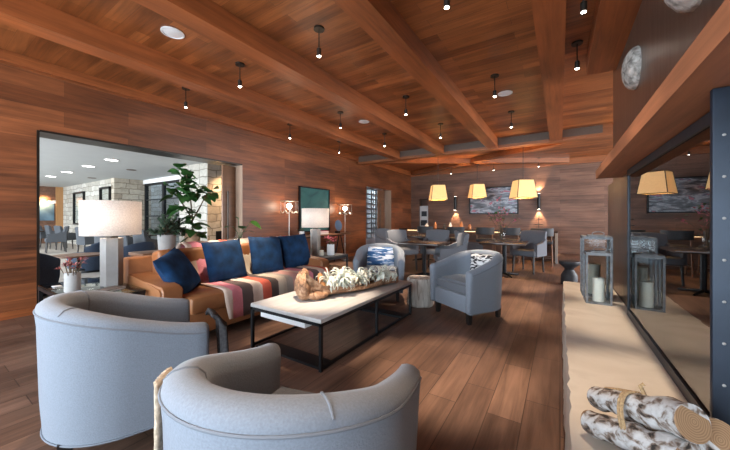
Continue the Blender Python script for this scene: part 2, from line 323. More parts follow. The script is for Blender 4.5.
# ------------------------------------------------------------------ mesh builder
class MB:
    def __init__(s):
        s.bm = bmesh.new()
    def _new(s, f):
        n = len(s.bm.verts)
        f()
        s.bm.verts.ensure_lookup_table()
        return s.bm.verts[n:]
    def box(s, c, d, bev=0.0, rot=None, seg=2):
        r = bmesh.ops.create_cube(s.bm, size=1.0)
        vs = r['verts']
        for v in vs:
            v.co = Vector((v.co.x * d[0], v.co.y * d[1], v.co.z * d[2]))
        if bev > 0:
            es = list({e for v in vs for e in v.link_edges})
            rr = bmesh.ops.bevel(s.bm, geom=es, offset=min(bev, 0.49 * min(d)), segments=seg, affect='EDGES', profile=0.5)
            fs = set(rr['faces']); vs = list({v for f in fs for v in f.verts} | {v for v in vs if v.is_valid})
        mt = Matrix.Translation(c) @ (rot.to_4x4() if rot is not None else Matrix.Identity(4))
        for v in vs:
            v.co = mt @ v.co
        return s
    def b2(s, x0, x1, y0, y1, z0, z1, bev=0.0):
        return s.box(((x0 + x1) / 2, (y0 + y1) / 2, (z0 + z1) / 2), (abs(x1 - x0), abs(y1 - y0), abs(z1 - z0)), bev)
    def lathe(s, prof, n=24, c=(0, 0, 0), sx=1.0, sy=1.0, jit=0.0, a0=0.0):
        rings = []
        for (r, z) in prof:
            ring = []
            for i in range(n):
                a = a0 + 2 * PI * i / n
                rr = r * (1 + (random.random() - 0.5) * jit)
                ring.append(s.bm.verts.new((c[0] + rr * sx * math.cos(a), c[1] + rr * sy * math.sin(a), c[2] + z)))
            rings.append(ring)
        for k in range(len(rings) - 1):
            for i in range(n):
                j = (i + 1) % n
                s.bm.faces.new((rings[k][i], rings[k][j], rings[k + 1][j], rings[k + 1][i]))
        for ring, flip in ((rings[0], True), (rings[-1], False)):
            if prof[0 if flip else -1][0] > 1e-5:
                s.bm.faces.new(list(reversed(ring)) if flip else ring)
        return s
    def tube(s, pts, r, n=8, cap=True, squash=1.0):
        pts = [Vector(p) for p in pts]
        rs = r if isinstance(r, (list, tuple)) else [r] * len(pts)
        up = Vector((0, 0, 1)); rings = []
        prev = None
        for i, p in enumerate(pts):
            t = (pts[min(i + 1, len(pts) - 1)] - pts[max(i - 1, 0)]).normalized()
            if prev is None:
                a = t.cross(up if abs(t.z) < 0.95 else Vector((1, 0, 0))).normalized()
            else:
                a = (prev - t * prev.dot(t)).normalized()
            b = t.cross(a); prev = a
            rings.append([s.bm.verts.new(p + rs[i] * (a * math.cos(2 * PI * k / n) + b * squash * math.sin(2 * PI * k / n))) for k in range(n)])
        for i in range(len(rings) - 1):
            for k in range(n):
                j = (k + 1) % n
                s.bm.faces.new((rings[i][k], rings[i][j], rings[i + 1][j], rings[i + 1][k]))
        if cap:
            s.bm.faces.new(list(reversed(rings[0]))); s.bm.faces.new(rings[-1])
        return s
    def cyl(s, p0, p1, r0, r1=None, n=16):
        return s.tube([p0, p1], [r0, r0 if r1 is None else r1], n)
    def ell(s, c, r, u=20, v=12, jit=0.0):
        rr = bmesh.ops.create_uvsphere(s.bm, u_segments=u, v_segments=v, radius=1.0)
        for q in rr['verts']:
            k = 1 + (random.random() - 0.5) * jit
            q.co = Vector((c[0] + q.co.x * r[0] * k, c[1] + q.co.y * r[1] * k, c[2] + q.co.z * r[2] * k))
        return s
    def grid(s, pts):
        rows = [[s.bm.verts.new(p) for p in row] for row in pts]
        for i in range(len(rows) - 1):
            for j in range(len(rows[0]) - 1):
                s.bm.faces.new((rows[i][j], rows[i][j + 1], rows[i + 1][j + 1], rows[i + 1][j]))
        return s
    def poly(s, pts):
        s.bm.faces.new([s.bm.verts.new(p) for p in pts]); return s
    def prism(s, pts, z0, z1):
        lo = [s.bm.verts.new((x, y, z0)) for x, y in pts]; hi = [s.bm.verts.new((x, y, z1)) for x, y in pts]
        n = len(pts)
        for i in range(n):
            j = (i + 1) % n
            s.bm.faces.new((lo[i], lo[j], hi[j], hi[i]))
        s.bm.faces.new(list(reversed(lo))); s.bm.faces.new(hi)
        return s
    def sweep(s, sections, closed_sec=True, caps=True):
        rows = [[s.bm.verts.new(p) for p in sec] for sec in sections]
        m = len(rows[0])
        for i in range(len(rows) - 1):
            for j in range(m if closed_sec else m - 1):
                k = (j + 1) % m
                s.bm.faces.new((rows[i][j], rows[i][k], rows[i + 1][k], rows[i + 1][j]))
        if caps:
            s.bm.faces.new(list(reversed(rows[0]))); s.bm.faces.new(rows[-1])
        return s
    def leaf(s, base, direction, length, width, droop=0.3, nrm=None, n=4, cup=0.15):
        d = Vector(direction).normalized(); up = Vector((0, 0, 1))
        side = d.cross(up)
        if side.length < 0.05: side = Vector((1, 0, 0))
        side.normalize()
        if nrm: side = (side + Vector(nrm) * 0.6).normalized()
        p = Vector(base); rows = []
        for i in range(n + 1):
            t = i / n
            wd = width * (math.sin(PI * (0.08 + 0.92 * t) ** 0.8) * 0.5 + 0.02) if t < 1 else 0.004
            q = p + d * length * t - up * droop * length * t * t
            u2 = side.cross(d).normalized()
            rows.append([q - side * wd + u2 * wd * cup, q, q + side * wd + u2 * wd * cup])
        return s.grid(rows)
    def build(s, name, mat, parent=None, loc=None, smooth=35, solid=0.0, sub=0):
        bm = s.bm
        bmesh.ops.recalc_face_normals(bm, faces=bm.faces[:])
        me = bpy.data.meshes.new(name); bm.to_mesh(me); bm.free()
        me.materials.append(mat)
        if smooth:
            for p in me.polygons: p.use_smooth = True
            try: me.set_sharp_from_angle(angle=math.radians(smooth))
            except Exception: pass
        o = bpy.data.objects.new(name, me); COL.objects.link(o)
        if parent is not None: o.parent = parent
        if loc is not None: o.location = loc
        if solid:
            md = o.modifiers.new('thick', 'SOLIDIFY'); md.thickness = solid; md.offset = 0
        if sub:
            md = o.modifiers.new('sub', 'SUBSURF'); md.levels = sub; md.render_levels = sub
        return o

def tag(o, label, cat, group=None, kind=None):
    o['label'] = label; o['category'] = cat
    if group: o['group'] = group
    if kind: o['kind'] = kind
    return o
def thing(name, label, cat, loc=(0, 0, 0), rz=0.0, group=None):
    o = bpy.data.objects.new(name, None); COL.objects.link(o); o.empty_display_size = 0.1
    o.location = loc; o.rotation_euler = (0, 0, rz)
    return tag(o, label, cat, group)
def dup(root, loc, rz=None, label=None, parent=None):
    r = root.copy(); COL.objects.link(r)
    if parent is not None: r.parent = parent
    if loc is not None: r.location = loc
    if rz is not None: r.rotation_euler = (root.rotation_euler[0], root.rotation_euler[1], rz)
    if label: r['label'] = label
    for ch in list(root.children):
        dup(ch, None, None, None, r)
    return r
def struct(name, mb, mat, label=None, **kw):
    o = mb.build(name, mat, **kw); o['kind'] = 'structure'
    if label: o['label'] = label
    return o
def light(name, kind, loc, e, col, size=0.03, parent=None, cone=None, blend=0.6, direction=None):
    l = bpy.data.lights.new(name, kind); l.energy = e; l.color = col; l.shadow_soft_size = size
    o = bpy.data.objects.new(name, l); COL.objects.link(o); o.location = loc
    if parent is not None: o.parent = parent
    if kind == 'SPOT':
        l.spot_size = cone; l.spot_blend = blend
        if direction is not None:
            o.rotation_euler = Vector(direction).to_track_quat('-Z', 'Y').to_euler()
    return o
WARM = (1.0, 0.70, 0.42)

# ================================================================== SETTING
struct('floor', MB().b2(-5.88, 5.0, -2.9, 12.6, -0.1, 0.0), M['floor'], 'brown oak plank floor', smooth=0)
struct('floor_lounge', MB().b2(-21.0, -5.88, -4.0, 12.6, -0.1, 0.0), M['carpet'], 'pale carpet floor of the next room', smooth=0)
struct('ceiling', MB().b2(-5.9, 0.75, -2.9, 8.1, 3.15, 3.25), M['ceil'], 'stained board ceiling between the beams', smooth=0)
struct('ceiling_dining', MB().b2(-5.9, 5.0, 8.1, 12.6, 3.20, 3.3).b2(0.75, 5.0, 1.0, 8.1, 3.15, 3.3), M['ceil'], 'stained board ceiling over the dining end', smooth=0)
struct('ceiling_lounge', MB().b2(-21.0, -5.88, -4.0, 5.5, 2.7, 2.8).b2(-8.0, -5.88, 5.5, 12.6, 2.7, 2.8), M['plaster'], 'pale plaster ceiling of the next room', smooth=0)
WL = MB()
for (y0, y1, z0, z1) in ((-2.9, 0.96, 0, 3.02), (0.96, 3.85, 2.30, 3.02), (3.85, 8.58, 0, 3.02), (8.58, 10.37, 2.27, 3.02), (10.37, 12.6, 0, 3.02)):
    WL.b2(-5.88, -5.5, y0, y1, z0, z1)
struct('wall_left', WL, M['wall_l'], 'left wall of wide horizontal stained boards', smooth=0)
WB = MB()
WB.b2(-5.9, -5.12, 12.24, 12.6, 0, 3.3).b2(-5.12, -4.71, 12.24, 12.6, 2.0, 3.3).b2(-5.12, -4.71, 12.24, 12.6, 0, 0.77).b2(-4.71, 5.0, 12.24, 12.6, 0, 3.3).b2(-5.12, -4.71, 12.56, 12.6, 0.77, 2.0)
struct('wall_back', WB, M['wall_b'], 'back wall of horizontal brown boards', smooth=0)
WR = MB()
WR.b2(0.55, 0.75, 0.3, 4.79, 1.59, 3.15).b2(0.50, 0.75, 3.25, 4.79, 0, 1.60).b2(0.50, 0.75, 1.36, 3.25, 0, 0.40).b2(0.50, 0.75, 1.36, 3.25, 1.52, 1.6)
struct('wall_right', WR, M['steel'], 'brown steel chimney wall above and beside the fireplace', smooth=0)
WD = MB().b2(4.9, 5.0, 1.0, 5.2, 0, 3.3).b2(4.9, 5.0, 11.2, 12.6, 0, 3.3).b2(4.9, 5.0, 5.2, 11.2, 0, 0.4).b2(4.9, 5.0, 5.2, 11.2, 2.8, 3.3).b2(0.75, 5.0, 1.0, 1.1, 0, 3.3)
struct('wall_dining_right', WD, M['wall_b'], 'boarded right wall of the dining end', smooth=0)
WRE = MB()
for x0, x1 in ((-5.9, -5.6), (-3.6, -3.35), (-1.35, -1.1), (0.75, 1.1)):
    WRE.b2(x0, x1, -2.9, -2.6, 0, 3.25)
WRE.b2(-5.9, 1.1, -2.9, -2.6, 2.95, 3.25)
struct('wall_rear', WRE, M['wall_b'], 'window wall behind the viewer', smooth=0)
struct('wall_near_right', MB().b2(1.1, 1.2, -2.9, 1.0, 0, 3.25), M['wall_b'], smooth=0)
struct('trim_left', MB().b2(-5.88, -5.40, -2.6, 12.24, 3.02, 3.25), M['beam_y'], 'frieze board along the top of the left wall', smooth=0)
struct('baseboard_left', MB().b2(-5.5, -5.485, -2.6, 0.955, 0, 0.09).b2(-5.5, -5.485, 3.855, 8.57, 0, 0.09), M['beam_y'], smooth=0)
struct('trim_opening', MB().b2(-5.88, -5.49, 0.945, 0.97, 0, 2.3).b2(-5.88, -5.49, 0.97, 3.85, 2.285, 2.31), M['brass'], 'dark metal edge of the wide opening', smooth=0)
M['jamb'] = grainwood('daylit_jamb_wood', (2, 0, 1), (0.40, 0.27, 0.19), 0.5, 0.2)  # tan wood made paler, daylight on the jambs put into the colour
struct('trim_jamb', MB().b2(-5.88, -5.49, 3.84, 3.86, 0, 2.285), M['jamb'], 'tan wood jamb of the wide opening, daylight put into its colour', smooth=0)
struct('trim_doorway', MB().b2(-5.88, -5.49, 10.35, 10.375, 0, 2.265), M['jamb'], 'tan wood jamb of the narrow doorway, daylight put into its colour', smooth=0)

def pixel_free_beam(x, y0, y1, lab, wd=0.235):
    o = struct('ceiling_beam', MB().b2(x - wd / 2, x + wd / 2, y0, y1, 2.93, 3.155), M['beam_y'], lab, smooth=0)
    return o
pixel_free_beam(-4.06, -2.6, 8.0, 'square timber ceiling beam nearest the left wall')
pixel_free_beam(-2.74, -2.6, 8.0, 'square timber ceiling beam second from the left wall')
pixel_free_beam(-1.40, -2.6, 8.0, 'square timber ceiling beam third from the left wall')
pixel_free_beam(-0.075, -2.6, 8.0, 'square timber ceiling beam nearest the chimney wall')
struct('ceiling_beam', MB().b2(0.27, 0.56, 0.2, 4.55, 2.93, 3.155), M['beam_y'], 'timber beam running against the steel chimney wall', smooth=0)
struct('header_beam', MB().b2(-5.45, 5.0, 8.0, 8.26, 2.92, 3.25), M['beam_x'], 'header beam crossing at the end of the long beams', smooth=0)
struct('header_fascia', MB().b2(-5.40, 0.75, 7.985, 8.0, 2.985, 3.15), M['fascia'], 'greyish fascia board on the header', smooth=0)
def diag(p, q, lab):
    p = Vector((*p, 0)); q = Vector((*q, 0)); d = q - p; a = math.atan2(d.y, d.x); m = (p + q) / 2
    mb = MB().box((m.x, m.y, 3.13), (d.length, 0.24, 0.16), 0, Matrix.Rotation(a, 3, 'Z'))
    return struct('diagonal_beam', mb, M['beam_x'], lab, smooth=0)
diag((-5.42, 12.2), (1.3, 8.35), 'diagonal ceiling beam from the back left corner')
diag((-5.42, 8.75), (0.2, 12.2), 'diagonal ceiling beam towards the back right')
struct('trim_back', MB().b2(-5.5, 5.0, 12.16, 12.24, 3.0, 3.2), M['beam_x'], smooth=0)

# the next room, seen by the wide opening
struct('wall_lounge_far', MB().b2(-20.8, -20.5, -4.0, 4.5, 0, 2.7), M['wall_b'], 'boarded end wall of the next room', smooth=0)
struct('wall_lounge_stone', MB().b2(-20.6, -14.0, 4.4, 4.7, 0, 2.7), M['stone_x'], 'pale limestone wall of the next room', smooth=0)
struct('wall_lounge_return', MB().b2(-14.3, -13.98, 4.39, 5.6, 0, 2.7), M['stone_y'], 'limestone return wall', smooth=0)
struct('wall_lounge_pier', MB().b2(-9.4, -7.94, 4.5, 4.9, 0, 2.7), M['stone_x'], 'pale limestone pier', smooth=0)
struct('wall_lounge_chimney', MB().b2(-7.94, -7.92, 4.5, 7.8, 0, 2.7), M['stone_y'], 'limestone fireplace side in warm light', smooth=0)
struct('wall_lounge_end', MB().b2(-8.0, -5.88, 7.8, 8.0, 0, 2.7), M['plaster'], smooth=0)
WLR = MB()
for x in (-21.0, -17.5, -14.0, -10.5, -7.0, -5.9):
    WLR.b2(x - 0.1, x + 0.1, -4.0, -3.8, 0, 2.7)
struct('wall_lounge_rear', WLR, M['plaster'], smooth=0)
struct('trim_wood', MB().b2(-20.49, -20.40, 4.15, 4.42, 0, 2.7), M['oak'], 'warm wood post on the far end wall', smooth=0)
# dark framed windows between stone return and pier
def window_unit(n, x0, x1, y, z0, z1, cols, rows, lab):
    o = MB()
    t = 0.07
    o.b2(x0, x0 + t, y - 0.06, y + 0.06, z0, z1).b2(x1 - t, x1, y - 0.06, y + 0.06, z0, z1).b2(x0, x1, y - 0.06, y + 0.06, z1 - t, z1).b2(x0, x1, y - 0.06, y + 0.06, z0, z0 + t)
    for i in range(1, cols):
        xx = x0 + (x1 - x0) * i / cols; o.b2(xx - t, xx + t, y - 0.05, y + 0.05, z0, z1)
    for i in range(1, rows):
        zz = z0 + (z1 - z0) * i / rows; o.b2(x0, x1, y - 0.03, y + 0.03, zz - 0.02, zz + 0.02)
    r = struct('window_%d' % n, o, M['black'], lab, smooth=0)
    MB().b2(x0 + 0.02, x1 - 0.02, y - 0.006, y + 0.006, z0 + 0.02, z1 - 0.02).build('pane', M['glass'], r, smooth=0)
    return r
window_unit(1, -13.9, -9.45, 5.4, 0.0, 2.55, 3, 4, 'dark steel framed window wall of the next room')
struct('trim_window', MB().b2(-14.0, -9.4, 5.32, 5.5, 2.55, 2.7), M['white'], smooth=0)
struct('wall_lounge_garden', MB().b2(-19.0, -8.0, 7.0, 7.1, 0, 3.2), M['stone_x'], smooth=0)
window_unit(2, -18.6, -17.2, 4.38, 0.9, 2.35, 1, 1, 'dark window in the stone wall, farther one')
window_unit(3, -15.3, -14.25, 4.38, 0.9, 2.4, 1, 1, 'dark window in the stone wall, by the corner')
for x0, x1 in ((-18.5, -17.3), (-15.2, -14.35)):
    pass

# ================================================================== SLIDING DOORS
def sliding_door(name, x, y0, y1, z1, lab):
    t = thing(name, lab, 'sliding door', (x, (y0 + y1) / 2, 0))
    MB().b2(-0.022, 0.022, -(y1 - y0) / 2, (y1 - y0) / 2, 0.01, z1, 0.004).build('door_panel', M['walnut'], t)
    MB().cyl((0.06, -(y1 - y0) / 2 + 0.09, 0.75), (0.06, -(y1 - y0) / 2 + 0.09, 1.75), 0.014).cyl((0.02, -(y1 - y0) / 2 + 0.09, 0.85), (0.06, -(y1 - y0) / 2 + 0.09, 0.85), 0.01).cyl((0.02, -(y1 - y0) / 2 + 0.09, 1.65), (0.06, -(y1 - y0) / 2 + 0.09, 1.65), 0.01).build('pull_handle', M['brass'], t)
    return t
sliding_door('sliding_door', -5.72, 3.55, 3.838, 2.27, 'brown wooden sliding door edge with tall pull handle beside the plants')
sliding_door('sliding_door', -5.72, 9.72, 10.22, 2.25, 'brown wooden sliding door edge in the doorway with white blocks')

# ================================================================== TUB CHAIRS
def tub_chair(label, loc, rz):
    W, F, yc, R = 0.315, 0.33, 0.0, 0.315
    root = thing('tub_chair', label, 'armchair', loc, rz, 'blue grey tub chairs')
    path = []
    for i in range(7):
        path.append((W, F - (F - yc) * i / 7, 1.0, 0.0))
    na = 28
    for i in range(na + 1):
        a = -PI * i / na
        path.append((R * math.cos(a), yc + R * math.sin(a), math.cos(a), math.sin(a)))
    for i in range(1, 8):
        path.append((-W, yc + (F - yc) * i / 7, -1.0, 0.0))
    def hgt(y):
        t = max(0.0, min(1.0, (F - y) / (F + R)))
        return 0.605 + 0.175 * (t * t * (3 - 2 * t) * 0.5 + t * 0.5)
    def sec(x, y, nx, ny):
        h = hgt(y)
        t = max(0.0, min(1.0, (F - y) / (F + R))); kk = 0.66 + 0.34 * min(1.0, t * 1.5)
        pr = [(0.030, 0.13), (0.042, 0.30), (0.052, h - 0.11), (0.058, h - 0.045), (0.052, h - 0.015), (0.030, h + 0.002), (0.0, h + 0.006),
              (-0.030, h), (-0.050, h - 0.020), (-0.056, h - 0.060), (-0.050, h - 0.13), (-0.045, 0.40), (-0.040, 0.25), (-0.035, 0.13)]
        return [Vector((x + nx * (n if n > 0 else n * kk), y + ny * (n if n > 0 else n * kk), z)) for n, z in pr]
    secs = [sec(*p) for p in path]
    def endcap(sc, dy, k):
        c = sum(sc, Vector()) / len(sc)
        return [Vector((c.x + (v.x - c.x) * k, v.y + dy, c.z + (v.z - c.z) * (1 - (1 - k) * 0.25))) for v in sc]
    secs = [endcap(secs[0], 0.022, 0.55), endcap(secs[0], 0.014, 0.85)] + secs + [endcap(secs[-1], 0.014, 0.85), endcap(secs[-1], 0.022, 0.55)]
    shell = MB().sweep(secs).build('upholstered_shell', M['tub'], root, smooth=50)
    pip = [(p[0] + p[2] * 0.058, p[1] + p[3] * 0.058, hgt(p[1]) - 0.04) for p in path]
    lowp = [(p[0] + p[2] * 0.033, p[1] + p[3] * 0.033, 0.135) for p in path]
    MB().tube(pip, 0.0045, 6).build('piping', M['piping'], shell)
    MB().tube(lowp, 0.005, 6).build('lower_piping', M['piping'], shell)
    for ang in (-0.25, -0.75):
        a = ang * PI
        pts = []
        x, y, nx, ny = R * math.cos(a), R * math.sin(a), math.cos(a), math.sin(a)
        h = hgt(y)
        for n, z in [(0.052, h - 0.018), (0.03, h + 0.002), (0.0, h + 0.006), (-0.030, h), (-0.050, h - 0.02), (-0.056, h - 0.06), (-0.05, h - 0.13), (-0.046, 0.46)]:
            pts.append((x + nx * n, y + ny * n, z))
        MB().tube(pts, 0.0045, 6).build('seam', M['piping'], shell)
    MB().b2(-0.275, 0.275, F - 0.075, F + 0.002, 0.13, 0.325, 0.02).b2(-0.27, 0.27, -0.2, F - 0.05, 0.135, 0.30).build('front_rail', M['tub'], root)
    cs = []
    for i in range(13):
        a = PI + PI * i / 12
        cs.append((0.262 * math.cos(a), 0.0 + 0.262 * math.sin(a)))
    cs = [(-0.262, 0.30)] + cs + [(0.262, 0.30)]
    mb = MB().prism(cs, 0.305, 0.455)
    es = [e for e in mb.bm.edges if abs(e.verts[0].co.z - e.verts[1].co.z) < 1e-4]
    bmesh.ops.bevel(mb.bm, geom=es, offset=0.032, segments=3, affect='EDGES')
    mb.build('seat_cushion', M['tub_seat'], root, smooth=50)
    for x, y in ((-0.27, 0.28), (0.27, 0.28), (-0.21, -0.24), (0.21, -0.24)):
        b = MB(); s0, s1 = 0.028, 0.020
        b.sweep([[Vector((x + dx * s0, y + dy * s0, 0.14)) for dx, dy in ((-1, -1), (1, -1), (1, 1), (-1, 1))],
                 [Vector((x + dx * s1, y + dy * s1, 0.0)) for dx, dy in ((-1, -1), (1, -1), (1, 1), (-1, 1))]]).build('leg', M['dark_leg'], root, smooth=0)
    return root
def face_dir(dx, dy):
    return math.atan2(dy, dx) - PI / 2
chA = tub_chair('blue grey tub chair at left, back to us, in front of the glass lamp table', (-2.10, 0.73, 0), face_dir(0.32, 0.95))
chB = dup(chA, (-0.745, 0.72, 0), face_dir(-0.25, 0.97), 'nearest blue grey tub chair, cropped by the bottom edge, facing the coffee table')
chC = dup(chA, (-0.94, 3.87, 0), face_dir(-0.535, -0.845), 'blue grey tub chair right of the white stump with a black and white pillow')
chD = dup(chA, (-2.33, 4.03, 0), face_dir(0.45, -0.89), 'blue grey tub chair behind the coffee table holding a blue patterned pillow')

def pillow_mesh(wd, h, t, mat, name, n=14):
    mb = MB()
    for sg in (1, -1):
        rows = []
        for i in range(n + 1):
            row = []
            for j in range(n + 1):
                u = -1 + 2 * i / n; v = -1 + 2 * j / n
                pin = 1 - 0.075 * (1 - abs(u * v)) * (0.5 * (u * u + v * v))
                th = (max(0, 1 - u ** 4) * max(0, 1 - v ** 4)) ** 0.55
                row.append((u * wd / 2 * pin, sg * t / 2 * th + 0.004 * math.sin(7 * u + 3 * v) * th, v * h / 2 * pin))
            rows.append(row)
        mb.grid(rows)
    bmesh.ops.remove_doubles(mb.bm, verts=mb.bm.verts[:], dist=0.0004)
    return mb.build(name, mat, smooth=60)
def place_pillow(name, wd, h, t, mat, loc, rz, tilt, label, group=None, roll=0.0):
    o = pillow_mesh(wd, h, t, mat, name)
    o.location = loc
    o.rotation_euler = (Matrix.Rotation(rz, 3, 'Z') @ Matrix.Rotation(tilt, 3, 'X') @ Matrix.Rotation(roll, 3, 'Y')).to_euler()
    return tag(o, label, 'pillow', group)
place_pillow('throw_pillow', 0.44, 0.30, 0.12, M['pattern'], (-2.40, 4.17, 0.595), face_dir(0.45, -0.89), 0.30, 'blue and white patterned pillow on the tub chair behind the coffee table')
place_pillow('throw_pillow', 0.34, 0.30, 0.12, M['bw'], (-0.80, 3.98, 0.60), face_dir(-0.535, -0.845) + 0.5, 0.25, 'black and white pillow in the tub chair beside the stump')

# ================================================================== SOFA
SX0, SX1, SY0, SY1 = -3.86, -2.88, 1.30, 3.58
sofa = thing('leather_sofa', 'long tan leather sofa with striped blanket along the left side of the coffee table', 'sofa', (0, 0, 0))
MB().b2(SX0 + 0.04, SX1, SY0 + 0.02, SY1 - 0.02, 0.09, 0.30, 0.015).build('base', M['leather'], sofa)
MB().b2(SX0, SX0 + 0.19, SY0 - 0.035, SY1 + 0.035, 0.09, 0.79, 0.03).build('back_frame', M['leather'], sofa)
for i in range(2):
    y0 = SY0 + 0.17 + i * 0.97; y1 = y0 + 0.965
    MB().b2(SX0 + 0.30, SX1 + 0.03, y0, y1, 0.285, 0.455, 0.045).build('seat_cushion', M['leather'], sofa)
    MB().box((SX0 + 0.27, (y0 + y1) / 2, 0.645), (0.19, 0.955, 0.42), 0.05, Matrix.Rotation(-0.16, 3, 'Y'), 3).build('back_cushion', M['leather'], sofa)
for y0, y1 in ((SY0 - 0.03, SY0 + 0.165), (SY1 - 0.165, SY1 + 0.03)):
    prof = [(SX0 + 0.02, 0.09), (SX1 - 0.09, 0.09), (SX1 - 0.09, 0.535), (SX1 - 0.13, 0.570), (SX0 + 0.5, 0.600), (SX0 + 0.22, 0.625), (SX0 + 0.02, 0.64)]
    mb = MB()
    mb.sweep([[Vector((x, y, z)) for x, z in prof] for y in (y0, y1)])
    es = [e for e in mb.bm.edges if abs(e.verts[0].co.y - e.verts[1].co.y) < 1e-5]
    bmesh.ops.bevel(mb.bm, geom=es, offset=0.022, segments=3, affect='EDGES')
    mb.build('arm', M['leather'], sofa, smooth=50)
for x in (SX0 + 0.1, SX1 - 0.15):
    for y in (SY0 + 0.1, SY1 - 0.1):
        MB().b2(x - 0.03, x + 0.03, y - 0.03, y + 0.03, 0, 0.09).build('leg', M['dark_leg'], sofa, smooth=0)
# striped blanket over back, seat and front
prof = [(-3.90, 0.62), (-3.895, 0.80), (-3.83, 0.885), (-3.72, 0.905), (-3.62, 0.88), (-3.53, 0.76), (-3.475, 0.62), (-3.44, 0.50), (-3.38, 0.472), (-3.2, 0.468), (-3.0, 0.470), (-2.88, 0.466), (-2.835, 0.44), (-2.822, 0.36), (-2.815, 0.26), (-2.81, 0.17)]
rows = []
for k in range(49):
    y = 1.80 + (3.42 - 1.80) * k / 48
    row = []
    for i, (x, z) in enumerate(prof):
        wv = 0.010 * math.sin(y * 23 + i * 0.7) + 0.006 * math.sin(y * 51 + i)
        end = (i >= 13)
        row.append((x + (abs(wv) if i > 5 else -abs(wv) * 0.5), y - 0.10 * (1 - k / 48) * max(0, (7 - i)) / 7 * 0.0 + 0.02 * math.sin(i * 0.9), z + abs(wv) * 0.8 + (-(y - 1.80) * 0.03 if end else 0)))
    rows.append(row)
o = MB().grid(rows).build('striped_blanket', M['throw'], smooth=80, solid=0.010)
tag(o, 'woven blanket striped pink red brown and cream draped over the leather sofa', 'blanket')
pl = []
G = 'blue velvet pillows along the sofa'
place_pillow('sofa_pillow', 0.48, 0.48, 0.17, M['velvet'], (-3.30, 1.575, 0.635), face_dir(0.80, 0.60), 0.50, 'blue velvet pillow slumped against the near sofa arm', G, 0.22)
place_pillow('sofa_pillow', 0.50, 0.48, 0.16, M['velvet'], (-3.345, 2.12, 0.700), -PI / 2 + 0.02, 0.30, 'blue velvet pillow, second from the near sofa arm', G, 0.03)
place_pillow('sofa_pillow', 0.50, 0.50, 0.16, M['velvet'], (-3.345, 2.72, 0.705), -PI / 2 - 0.05, 0.30, 'blue velvet pillow in the middle right, next to the last one', G, -0.06)
place_pillow('sofa_pillow', 0.50, 0.50, 0.16, M['velvet'], (-3.345, 3.26, 0.705), -PI / 2 - 0.12, 0.30, 'blue velvet pillow at the far sofa arm', G, 0.05)

# dark knitted throw hung over the front of the left tub chair
def throw_over(name, mat, label, pts_fn, nu, nv, solid, fringe, fmat):
    rows = [[pts_fn(i / nu, j / nv) for j in range(nv + 1)] for i in range(nu + 1)]
    t = thing(name, label, 'throw')
    MB().grid(rows).build('knit', mat, t, smooth=80, solid=solid)
    mb = MB()
    for i in range(0, nu + 1):
        p = Vector(rows[i][-1])
        mb.tube([p, p + Vector((random.uniform(-.01, .01), random.uniform(-.01, .01), -0.03)), p + Vector((random.uniform(-.015, .015), random.uniform(-.015, .015), -fringe))], [0.005, 0.006, 0.003], 5)
    mb.build('fringe', fmat, t)
    return t
dA = Vector((0.32, 0.95, 0)).normalized(); rA = Vector((dA.y, -dA.x, 0)); cA = Vector((-2.10, 0.73, 0))
def thA(u, v):
    s = v * 0.50
    wob = 0.012 * math.sin(u * 17 + v * 5)
    base = cA + rA * (0.205 + 0.17 * u)
    if s < 0.18:
        return base + dA * (0.36 + s * 0.3) + Vector((0, 0, 0.655 - 0.05 * (s / 0.18) ** 2 + abs(wob) - (0.04 * max(0, u - 0.7) + 0.12 * max(0, 0.3 - u))))
    return base + dA * (0.415 + 0.02 * math.sin(u * 13) + 0.03 * v) + Vector((0, 0, 0.605 - (s - 0.18) * 0.9 + wob))
throw_over('knitted_throw', M['fringe'], 'dark knitted throw hanging over the front of the left tub chair', thA, 22, 14, 0.014, 0.05, M['cream'])
dB = Vector((-0.25, 0.97, 0)).normalized(); rB = Vector((dB.y, -dB.x, 0)); cB = Vector((-0.745, 0.72, 0))
def thB(u, v):
    wob = 0.008 * math.sin(u * 21 + v * 7)
    a = -PI * (0.875 - 0.07 * u)
    rr = 0.315 + 0.078 + abs(wob)
    return cB + rB * (rr * math.cos(a)) + dB * (rr * math.sin(a)) + Vector((0, 0, 0.715 - 0.36 * v))
throw_over('wool_throw', M['cream'], 'tan fringed throw hanging outside the nearest tub chair', thB, 16, 12, 0.014, 0.09, M['cream'])

# ================================================================== COFFEE TABLE
ct = thing('coffee_table', 'low rectangular coffee table with pale top and black steel frame', 'coffee table', (-1.985, 2.63, 0))
L, Wd = 1.70, 0.86
MB().b2(-Wd / 2, Wd / 2, -L / 2, L / 2, 0.378, 0.410, 0.003).build('tabletop', M['tabletop'], ct)
fr = MB()
for x in (-Wd / 2 + 0.012, Wd / 2 - 0.012):
    fr.b2(x - 0.012, x + 0.012, -L / 2, L / 2, 0.352, 0.377)
    fr.b2(x - 0.010, x + 0.010, -L / 2, L / 2, 0.012, 0.034)
for y in (-L / 2 + 0.012, L / 2 - 0.012):
    fr.b2(-Wd / 2, Wd / 2, y - 0.012, y + 0.012, 0.352, 0.377)
fr.build('frame', M['black'], ct, smooth=0)
for x in (-Wd / 2 + 0.013, Wd / 2 - 0.013):
    for y in (-L / 2 + 0.013, 0.02, L / 2 - 0.013):
        MB().b2(x - 0.0125, x + 0.0125, y - 0.0125, y + 0.0125, 0.0, 0.352).build('leg', M['black'], ct, smooth=0)
for y in (-L / 2 + 0.10, L / 2 - 0.14):
    MB().b2(-Wd / 2 + 0.05, Wd / 2 - 0.02, y - 0.075, y + 0.075, 0.0, 0.02).build('foot_plate', M['black'], ct, smooth=0)
dr = MB().b2(-Wd / 2 + 0.08, Wd / 2 - 0.22, -L / 2 + 0.05, -L / 2 + 0.45, 0.285, 0.351, 0.003).build('drawer', M['white'], ct)

